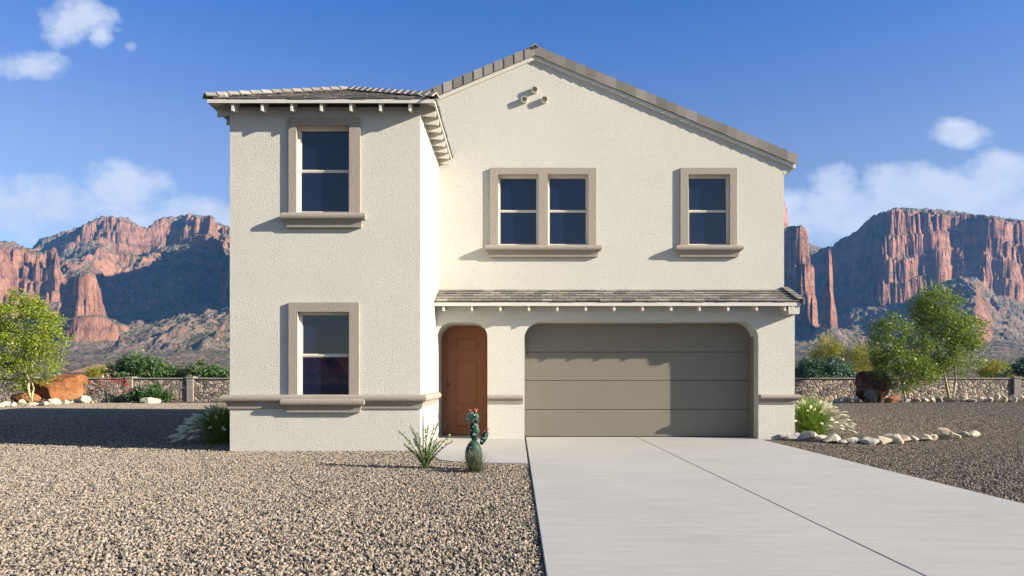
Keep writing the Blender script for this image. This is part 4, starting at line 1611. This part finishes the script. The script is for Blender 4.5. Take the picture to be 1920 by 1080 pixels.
# small house far off beyond the wall
Yh = 150.0
hs = thing('distant_house', (GX(165, Yh), Yh, 0.0), 'small house with brown hip roof far beyond the left wall', 'house')
M['adobe'] = paint('adobe', (0.40, 0.27, 0.18), 0.9, 0.1, 1)
M['brownroof'] = paint('brown_roof', (0.26, 0.15, 0.11), 0.9, 0.2, 2)
xa, xb = GX(133, Yh), GX(196, Yh)
mb = MB()
mb.box(xa + 0.5, xb - 0.5, Yh, Yh + 7, -0.3, 2.9)
mb.build('wall', M['adobe'], hs)
mb = MB()
zt = P(0, 683.5, Yh).z
mb.grid([(xa, Yh - 0.6, 2.8), (xb, Yh - 0.6, 2.8), (xb, Yh + 7.6, 2.8), (xa, Yh + 7.6, 2.8), (xa + 2.6, Yh + 3.5, zt), (xb - 2.2, Yh + 3.5, zt)],
        [(0, 1, 5, 4), (1, 2, 5), (2, 3, 4, 5), (3, 0, 4), (3, 2, 1, 0)])
mb.build('roof', M['brownroof'], hs)
for k in (0.3, 0.65):
    x = xa + (xb - xa) * k
    mb = MB()
    mb.box(x - 0.5, x + 0.5, Yh - 0.02, Yh + 0.05, 1.0, 2.1)
    mb.build('window', M['glass'], hs)

# ================================================================ MOUNTAINS
m, nt, b = new_mat('mountain_rock')
p = pos(nt)
g = nt.nodes.new('ShaderNodeNewGeometry')
at = N(nt, 'ShaderNodeAttribute', attribute_name='steep')
strata = noise(nt, stretch(nt, p, 0.004, 0.004, 0.09), 1.0, 5, 0.65)
blot = noise(nt, p, 0.012, 6, 0.6)
streak = noise(nt, stretch(nt, p, 0.16, 0.16, 0.012), 1.0, 4, 0.6)
rockc = ramp(nt, math_(nt, 'ADD', math_(nt, 'MULTIPLY', strata, 0.55), math_(nt, 'MULTIPLY', blot, 0.45)),
             [(0.30, (0.19, 0.11, 0.085)), (0.45, (0.32, 0.175, 0.125)), (0.58, (0.47, 0.245, 0.165)), (0.72, (0.36, 0.225, 0.165))])
rockc = mix(nt, 0.65, rockc, ramp(nt, streak, [(0.30, (0.35, 0.32, 0.32)), (0.50, (1, 1, 1))]), 'MULTIPLY')
soil = ramp(nt, noise(nt, p, 0.03, 6, 0.65), [(0.35, (0.19, 0.148, 0.112)), (0.65, (0.33, 0.25, 0.195))])
vb = N(nt, 'ShaderNodeTexVoronoi')
vb.inputs['Scale'].default_value = 0.22
nt.links.new(p, vb.inputs['Vector'])
scrub = math_(nt, 'MULTIPLY', ramp(nt, vb.outputs['Distance'], [(0.30, (1, 1, 1)), (0.52, (0, 0, 0))]), ramp(nt, noise(nt, p, 0.05, 4, 0.6), [(0.38, (0, 0, 0)), (0.58, (1, 1, 1))]))
soil = mix(nt, scrub, soil, (0.045, 0.058, 0.030))
soil = mix(nt, ramp(nt, noise(nt, p, 0.010, 5, 0.6), [(0.48, (0, 0, 0)), (0.68, (0.7, 0.7, 0.7))]), soil, (0.10, 0.11, 0.055))
st_n = math_(nt, 'ADD', at.outputs['Fac'], math_(nt, 'MULTIPLY', math_(nt, 'SUBTRACT', noise(nt, p, 0.06, 5, 0.65), 0.5), 0.5))
varn = noise(nt, stretch(nt, p, 1, 1, 0.6), 0.055, 7, 0.7)
rockc = mix(nt, 0.8, rockc, ramp(nt, varn, [(0.36, (0.42, 0.37, 0.36)), (0.50, (0.95, 0.95, 0.95)), (0.66, (1.15, 1.1, 1.08))]), 'MULTIPLY')
c = mix(nt, ramp(nt, st_n, [(0.46, (0, 0, 0)), (0.64, (1, 1, 1))]), soil, rockc)
nt.links.new(c, b.inputs['Base Color'])
b.inputs['Roughness'].default_value = 1.0
b.inputs['Specular IOR Level'].default_value = 0.0
hb = math_(nt, 'ADD', noise(nt, stretch(nt, p, 1, 1, 0.45), 0.075, 10, 0.72), math_(nt, 'MULTIPLY', vb.outputs['Distance'], -0.15))
bump(nt, hb, 1.0, 16.0, b)
M['mountain'] = m


def poly_sdf(X, Y, poly):
    n = len(poly)
    d = np.full(X.shape, 1e18)
    s = np.ones(X.shape)
    for i in range(n):
        ax, ay = poly[i]
        bx, by = poly[i - 1]
        ex, ey = bx - ax, by - ay
        wx, wy = X - ax, Y - ay
        t = np.clip((wx * ex + wy * ey) / (ex * ex + ey * ey), 0, 1)
        d = np.minimum(d, (wx - ex * t) ** 2 + (wy - ey * t) ** 2)
        c1, c2, c3 = Y >= ay, Y < by, ex * wy > ey * wx
        s = np.where((c1 & c2 & c3) | (~c1 & ~c2 & ~c3), -s, s)
    return s * np.sqrt(d)


def curve(pts, x):
    a = np.array(pts, dtype=float)
    return np.interp(x, a[:, 0], a[:, 1])


def mesa(H, X, Y, U, poly, sil, base, cliff_w=22, talus=0.62, flute=1.0, seed=0, crag=1.0, ledges=3, fs=30, fa=34, big=0.6, gully=20):
    """rock mass: footprint poly [(px, depth)], skyline [(px, py)], foot of the cliff [(px, py)]"""
    px = U * F + CX
    pp = [(GX(a, d), d) for a, d in poly]
    sd = poly_sdf(X, Y, pp)
    m_ = sd < 420
    x, y, s, pxm = X[m_], Y[m_], sd[m_], px[m_]
    yr = curve(sorted([(a, d) for a, d in poly if d <= np.median([q[1] for q in poly])]), pxm)
    top = (HZ - curve(sil, pxm)) / F * np.clip(y, yr - 60, yr + 110)
    foot = (HZ - curve(base, pxm)) / F * yr
    w1 = (fbm(x / 95, y / 95, seed, 3) - 0.5) * 70
    w2 = (fbm(x / fs, y / fs, seed + 5, 3, 0.5, True) - 0.55) * fa
    w3 = (fbm(x / 8, y / 8, seed + 9, 2, 0.5, True) - 0.5) * 9
    w4 = (fbm(x / 19, y / 19, seed + 13, 3, 0.6, True) - 0.55) * 16
    d = s + flute * (big * w1 + w2 + w3 + w4)
    t = np.clip(-d / cliff_w, 0, 1)
    # ledges make the cliff step back
    tl = t * ledges
    fl = np.floor(tl)
    fr = tl - fl
    tt = (fl + sstep(0.0, 0.45, fr)) / ledges
    tt = 0.75 * tt + 0.25 * t
    hgt = np.maximum(top - foot, 4)
    h_in = foot + hgt * tt
    inner = np.clip((-d - cliff_w) / 60, 0, 1)
    h_in = h_in + crag * ((fbm(x / 26, y / 26, seed + 2, 4, 0.55, True) - 0.62) * np.minimum(26, hgt * 0.35)) * sstep(0.55, 1.0, t)
    h_out = foot - talus * np.maximum(d, 0) * (1 - 0.28 * np.clip(d / 400, 0, 1)) + (fbm(x / 40, y / 40, seed + 3, 4, 0.55, True) - 0.5) * 16 * np.clip(d / 40, 0, 1)
    h_out = h_out + (fbm(x / 75, y / 210, seed + 4, 4, 0.5, True) - 0.62) * gully * np.clip(d / 60, 0, 1) * np.clip(2.2 - d / 150, 0.2, 1)
    h = np.where(d < 0, h_in, h_out)
    Hm = H[m_]
    H[m_] = np.maximum(Hm, h)


us = np.concatenate([np.linspace(-1.25, -0.80, 90, endpoint=False), np.linspace(-0.80, -0.395, 520, endpoint=False), np.linspace(-0.395, 0.36, 150, endpoint=False),
                     np.linspace(0.36, 0.76, 520, endpoint=False), np.linspace(0.76, 1.25, 90)])
ys = np.concatenate([np.linspace(75, 300, 36, endpoint=False), np.linspace(300, 700, 90, endpoint=False), np.linspace(700, 1500, 300, endpoint=False), np.linspace(1500, 2100, 60)])
U, Y = np.meshgrid(us, ys)
X = U * Y
base_z = curve([(75, -0.6), (150, -0.2), (300, 2.5), (420, 8), (600, 21), (800, 38), (1000, 62), (1150, 86), (1300, 125), (1500, 150), (2100, 190)], Y)
H = base_z * (0.85 + 0.3 * fbm(X / 300, Y / 300, 1, 3)) + (fbm(X / 60, Y / 60, 2, 5, 0.55) - 0.5) * np.clip((Y - 120) / 60, 0, 14) + (fbm(X / 16, Y / 16, 4, 3, 0.55) - 0.5) * np.clip((Y - 150) / 120, 0, 3)
H = np.where(Y < 90, np.minimum(H, -0.3), H)

# right massif
mesa(H, X, Y, U, [(1478, 1500), (1535, 1400), (1600, 1290), (1640, 1140), (1662, 1130), (1700, 1165), (1760, 1195), (1826, 1222), (1842, 1203), (1930, 1210), (2080, 1270), (2300, 1300), (2300, 1900), (1478, 1900)],
     [(1460, 432), (1490, 430), (1530, 430), (1560, 424), (1600, 408), (1640, 391), (1665, 387), (1700, 391), (1760, 395), (1840, 405), (1915, 415), (2000, 425), (2300, 450)],
     [(1460, 560), (1535, 562), (1600, 565), (1650, 572), (1700, 566), (1760, 530), (1800, 512), (1830, 510), (1860, 545), (1920, 565), (2300, 590)], 44, 0.55, 0.85, 11, 0.55, 4, 56, 30, 0.45)
mesa(H, X, Y, U, [(1430, 1000), (1480, 985), (1512, 960), (1530, 945), (1540, 985), (1530, 1080), (1430, 1150)],
     [(1430, 440), (1480, 430), (1500, 427), (1520, 432), (1535, 436), (1545, 450), (1560, 480)],
     [(1430, 590), (1500, 600), (1540, 610), (1560, 610)], 20, 0.6, 0.75, 12, 0.7, 3, 26, 30, 0.3)
mesa(H, X, Y, U, [(1543, 905), (1558, 893), (1570, 915), (1566, 960), (1546, 950)],
     [(1540, 455), (1550, 448), (1558, 470), (1566, 520), (1575, 560)],
     [(1540, 610), (1580, 612)], 8, 0.6, 0.32, 13, 0.5, 2)
mesa(H, X, Y, U, [(1440, 1800), (1468, 1790), (1484, 1800), (1486, 1860), (1440, 1900)],
     [(1440, 380), (1468, 374), (1476, 382), (1484, 415), (1490, 425)],
     [(1440, 440), (1490, 440)], 20, 0.6, 0.3, 14, 0.6, 2)
# left massif: back ridge, domed block, mid group, front outcrops, unseen ridge added behind the house for its shadow
mesa(H, X, Y, U, [(-200, 1560), (20, 1540), (80, 1480), (140, 1440), (190, 1390), (215, 1330), (245, 1380), (270, 1440), (290, 1470), (330, 1460), (380, 1450), (460, 1460), (700, 1500), (700, 1950), (-200, 1950)],
     [(-200, 480), (20, 466), (60, 458), (78, 446), (100, 440), (150, 425), (190, 408), (215, 406), (240, 410), (262, 424), (276, 430), (295, 412), (320, 406), (345, 404), (365, 402), (440, 430), (700, 480)],
     [(-200, 500), (60, 478), (100, 470), (190, 460), (215, 462), (262, 470), (300, 450), (400, 460), (700, 500)], 46, 0.60, 1.0, 21, 0.7, 3, 60, 46, 0.9, 62)
mesa(H, X, Y, U, [(352, 1330), (366, 1290), (385, 1255), (404, 1250), (418, 1275), (423, 1330), (410, 1420), (352, 1420)],
     [(350, 418), (364, 405), (375, 400), (388, 399), (402, 403), (412, 415), (420, 440), (426, 465)],
     [(350, 455), (385, 468), (426, 474)], 40, 0.75, 0.5, 22, 0.15, 2)
mesa(H, X, Y, U, [(-250, 930), (-60, 955), (0, 972), (40, 985), (78, 1000), (90, 975), (101, 962), (114, 985), (128, 1010), (140, 1040), (136, 1090), (60, 1150), (-250, 1200)],
     [(-250, 470), (-60, 455), (0, 457), (28, 458), (55, 472), (80, 479), (92, 474), (99, 464), (106, 466), (113, 486), (125, 502), (142, 516)],
     [(-250, 570), (0, 575), (60, 570), (100, 565), (142, 560)], 30, 0.6, 0.8, 23, 0.8, 4, 48, 30, 0.5)
mesa(H, X, Y, U, [(116, 814), (138, 796), (166, 800), (198, 830), (200, 885), (150, 912), (116, 880)],
     [(110, 560), (122, 548), (134, 545), (140, 524), (150, 514), (160, 511), (170, 514), (178, 518), (184, 532), (192, 536), (198, 555)],
     [(125, 590), (160, 594), (195, 590)], 8, 0.55, 0.5, 24, 0.8, 2, 30, 16, 0.15)
mesa(H, X, Y, U, [(92, 735), (125, 718), (170, 716), (208, 728), (230, 748), (225, 785), (180, 800), (105, 790)],
     [(90, 612), (120, 602), (150, 592), (190, 590), (215, 602), (235, 620)],
     [(90, 632), (160, 634), (240, 636)], 10, 0.42, 0.4, 25, 0.5, 2)
mesa(H, X, Y, U, [(214, 640), (228, 632), (240, 642), (232, 655), (216, 655)],
     [(210, 632), (222, 626), (232, 624), (242, 636)], [(210, 645), (245, 645)], 5, 0.4, 0.12, 26, 0.3, 2)
mesa(H, X, Y, U, [(398, 1110), (408, 1070), (425, 1040), (470, 1000), (500, 930), (560, 880), (700, 880), (860, 950), (860, 1400), (480, 1330), (415, 1200)],
     [(390, 490), (400, 474), (412, 468), (428, 466), (440, 455), (465, 400), (500, 340), (580, 290), (760, 280), (860, 320)],
     [(390, 560), (430, 566), (600, 560), (860, 560)], 22, 0.5, 0.7, 27, 0.7, 3)
H = H + (fbm(X / 7, Y / 7, 8, 3, 0.6) - 0.5) * np.clip((Y - 300) / 200, 0, 5.0)
# steepness drives bare rock against soil and scrub
gy = np.gradient(H, axis=0) / np.gradient(Y, axis=0)
gx = np.gradient(H, axis=1) / np.maximum(np.gradient(X, axis=1), 1e-3)
steep = np.clip((np.hypot(gx, gy) - 0.55) / 1.5, 0, 1) * np.where((Y > 1240) & (X < -250), 0.74, 1.0)   # the back range carries more scrub
for _ in range(1):
    s2 = steep.copy()
    s2[1:-1, 1:-1] = (steep[1:-1, 1:-1] * 2 + steep[:-2, 1:-1] + steep[2:, 1:-1] + steep[1:-1, :-2] + steep[1:-1, 2:]) / 6
    steep = s2
ny_, nx_ = H.shape
V = np.stack([X, Y, H], -1).reshape(-1, 3)
ii = (np.arange(ny_ - 1)[:, None] * nx_ + np.arange(nx_ - 1)[None, :]).ravel()
Fq = np.stack([ii, ii + 1, ii + nx_ + 1, ii + nx_], 1)
mt = np_mesh('mountains', V, Fq, M['mountain'], smooth=True, attrs=[('steep', 'POINT', steep.ravel())])
tag(mt, 'red rock cliffs and scrubby desert slopes behind the house', kind='structure')

# low bluff on the far side of the street, behind the camera: it is what the lower wing window mirrors
ub = np.linspace(-260, 220, 160)
yb_ = np.linspace(-130, -330, 60)
XB, YBk = np.meshgrid(ub, yb_)
ridge = 3.2 + 5.2 * fbm(XB / 60, YBk / 60, 91, 4, 0.55)
sdb = -((XB + 72) * 0.85 + (YBk + 215) * 0.5) + (fbm(XB / 24, YBk / 24, 92, 3, 0.6, True) - 0.5) * 34
HB = -0.3 + 2.6 * sstep(-60, -10, sdb) + ridge * sstep(-6, 10, sdb) + 2 * fbm(XB / 8, YBk / 8, 94, 3) * sstep(-40, 0, sdb)
sB = sstep(-8, 0, sdb) * (1 - sstep(10, 16, sdb))
ny_, nx_ = HB.shape
V = np.stack([XB, YBk, HB], -1).reshape(-1, 3)
ii = (np.arange(ny_ - 1)[:, None] * nx_ + np.arange(nx_ - 1)[None, :]).ravel()
Fq = np.stack([ii, ii + nx_, ii + nx_ + 1, ii + 1], 1)
o = np_mesh('hills', V, Fq, M['mountain'], smooth=True, attrs=[('steep', 'POINT', sB.ravel())])
tag(o, 'low red rock bluff across the street', kind='structure')

# desert haze: one closed box of thin even air round the whole scene
m = bpy.data.materials.new('haze')
m.use_nodes = True
nt = m.node_tree
nt.nodes.remove(nt.nodes['Principled BSDF'])
pv = nt.nodes.new('ShaderNodeVolumePrincipled')
pv.inputs['Color'].default_value = (0.10, 0.42, 1.0, 1)
pv.inputs['Density'].default_value = HAZE
pv.inputs['Anisotropy'].default_value = 0.0
nt.links.new(pv.outputs[0], nt.nodes['Material Output'].inputs['Volume'])
mb = MB()
mb.box(-2700, 2700, -360, 2150, -1.5, 460)
tag(mb.build('haze', m), 'thin blue desert haze in front of the mountains', kind='stuff')

# ================================================================ SKY, SUN, CAMERA
SUN = Vector((3.55, -1.0, 1.36)).normalized()
elev = math.asin(SUN.z)
azim = math.atan2(SUN.x, SUN.y)            # clockwise from +Y
w = bpy.data.worlds.new('World')
bpy.context.scene.world = w
w.use_nodes = True
nt = w.node_tree
bg = nt.nodes['Background']
sky = nt.nodes.new('ShaderNodeTexSky')
sky.sky_type = 'NISHITA'
sky.sun_disc = False
sky.sun_elevation = elev
sky.sun_rotation = azim
sky.altitude = 500
sky.air_density = 1.0
sky.dust_density = 0.6
sky.ozone_density = 2.2
tc = nt.nodes.new('ShaderNodeTexCoord')
D = tc.outputs['Generated']
sep = nt.nodes.new('ShaderNodeSeparateXYZ')
nt.links.new(D, sep.inputs[0])
yy = math_(nt, 'MAXIMUM', sep.outputs[1], 0.02)
uu = math_(nt, 'DIVIDE', sep.outputs[0], yy)
vv = math_(nt, 'DIVIDE', sep.outputs[2], yy)
cmb = nt.nodes.new('ShaderNodeCombineXYZ')
nt.links.new(uu, cmb.inputs[0])
nt.links.new(vv, cmb.inputs[1])
uv = cmb.outputs[0]
wob = noise(nt, stretch(nt, uv, 1, 1.35, 1), 15.0, 9, 0.62)
wob2 = noise(nt, stretch(nt, uv, 1, 1.6, 1), 5.0, 4, 0.55)
BL = [(140, 35, 88, 58, 1), (185, 70, 30, 30, 0.9), (55, 122, 82, 30, 1.0), (1796, 252, 66, 30, 1.0), (245, 88, 16, 9, 0.35),
      (235, 352, 105, 48, 1.05), (60, 388, 230, 66, 1.0), (360, 412, 190, 48, 0.95),
      (1562, 345, 62, 42, 1.4), (1705, 350, 115, 56, 1.4), (1640, 400, 300, 68, 1.3), (1885, 330, 95, 54, 1.4), (1800, 385, 230, 78, 1.4)]
acc = None
for (px, py, rx, ry, k) in BL:
    mp = nt.nodes.new('ShaderNodeMapping')
    mp.vector_type = 'POINT'
    u0, v0 = (px - CX) / F, (HZ - py) / F
    mp.inputs['Scale'].default_value = (F / rx, F / ry, 1)
    mp.inputs['Location'].default_value = (-u0 * F / rx, -v0 * F / ry, 0)
    nt.links.new(uv, mp.inputs['Vector'])
    ln = nt.nodes.new('ShaderNodeVectorMath')
    ln.operation = 'LENGTH'
    nt.links.new(mp.outputs[0], ln.inputs[0])
    val = math_(nt, 'MULTIPLY', math_(nt, 'SUBTRACT', 1.0, ln.outputs['Value']), k)
    acc = val if acc is None else math_(nt, 'MAXIMUM', acc, val)
fld = math_(nt, 'ADD', acc, math_(nt, 'MULTIPLY', math_(nt, 'SUBTRACT', wob, 0.5), 1.9))
fld = math_(nt, 'ADD', fld, math_(nt, 'MULTIPLY', math_(nt, 'SUBTRACT', wob2, 0.5), 0.8))
cm = ramp(nt, fld, [(-0.0, (0, 0, 0)), (0.22, (0.42, 0.42, 0.42)), (0.62, (0.95, 0.95, 0.95))])
front = math_(nt, 'GREATER_THAN', sep.outputs[1], 0.05)
cm = math_(nt, 'MULTIPLY', cm, front)
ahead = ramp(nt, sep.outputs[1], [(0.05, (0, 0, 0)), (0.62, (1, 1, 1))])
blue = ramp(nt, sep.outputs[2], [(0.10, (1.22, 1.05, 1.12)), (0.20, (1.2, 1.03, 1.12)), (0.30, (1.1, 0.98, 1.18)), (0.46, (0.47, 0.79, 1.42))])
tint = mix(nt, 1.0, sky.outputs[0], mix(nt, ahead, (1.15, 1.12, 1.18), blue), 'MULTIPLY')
shade = ramp(nt, wob, [(0.35, (4.1, 4.7, 6.1)), (0.65, (5.2, 5.6, 6.6))])
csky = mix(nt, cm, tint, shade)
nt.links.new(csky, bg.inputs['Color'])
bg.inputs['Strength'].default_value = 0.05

ld = bpy.data.lights.new('sun', 'SUN')
ld.energy = 5.0
ld.angle = R(0.53)
ld.color = (1.0, 0.90, 0.75)
lo = bpy.data.objects.new('sun', ld)
C.objects.link(lo)
lo.rotation_euler = SUN.to_track_quat('Z', 'Y').to_euler()
lo.location = SUN * 40

cd = bpy.data.cameras.new('camera')
cam = bpy.data.objects.new('camera', cd)
C.objects.link(cam)
cam.location = (0, 0, EYE)
cam.rotation_euler = (R(90), 0, 0)
cd.sensor_width = 36
cd.lens = 36 * F / 1920
cd.shift_x = (960 - CX) / 1920
cd.shift_y = (HZ - 540) / 1920
cd.clip_end = 12000
cd.clip_start = 0.05
sc = bpy.context.scene
sc.camera = cam
sc.view_settings.view_transform = 'Standard'
sc.view_settings.look = 'None'
sc.view_settings.gamma = 1.0
sc.view_settings.exposure = 1.5
sc.cycles.use_denoising = True
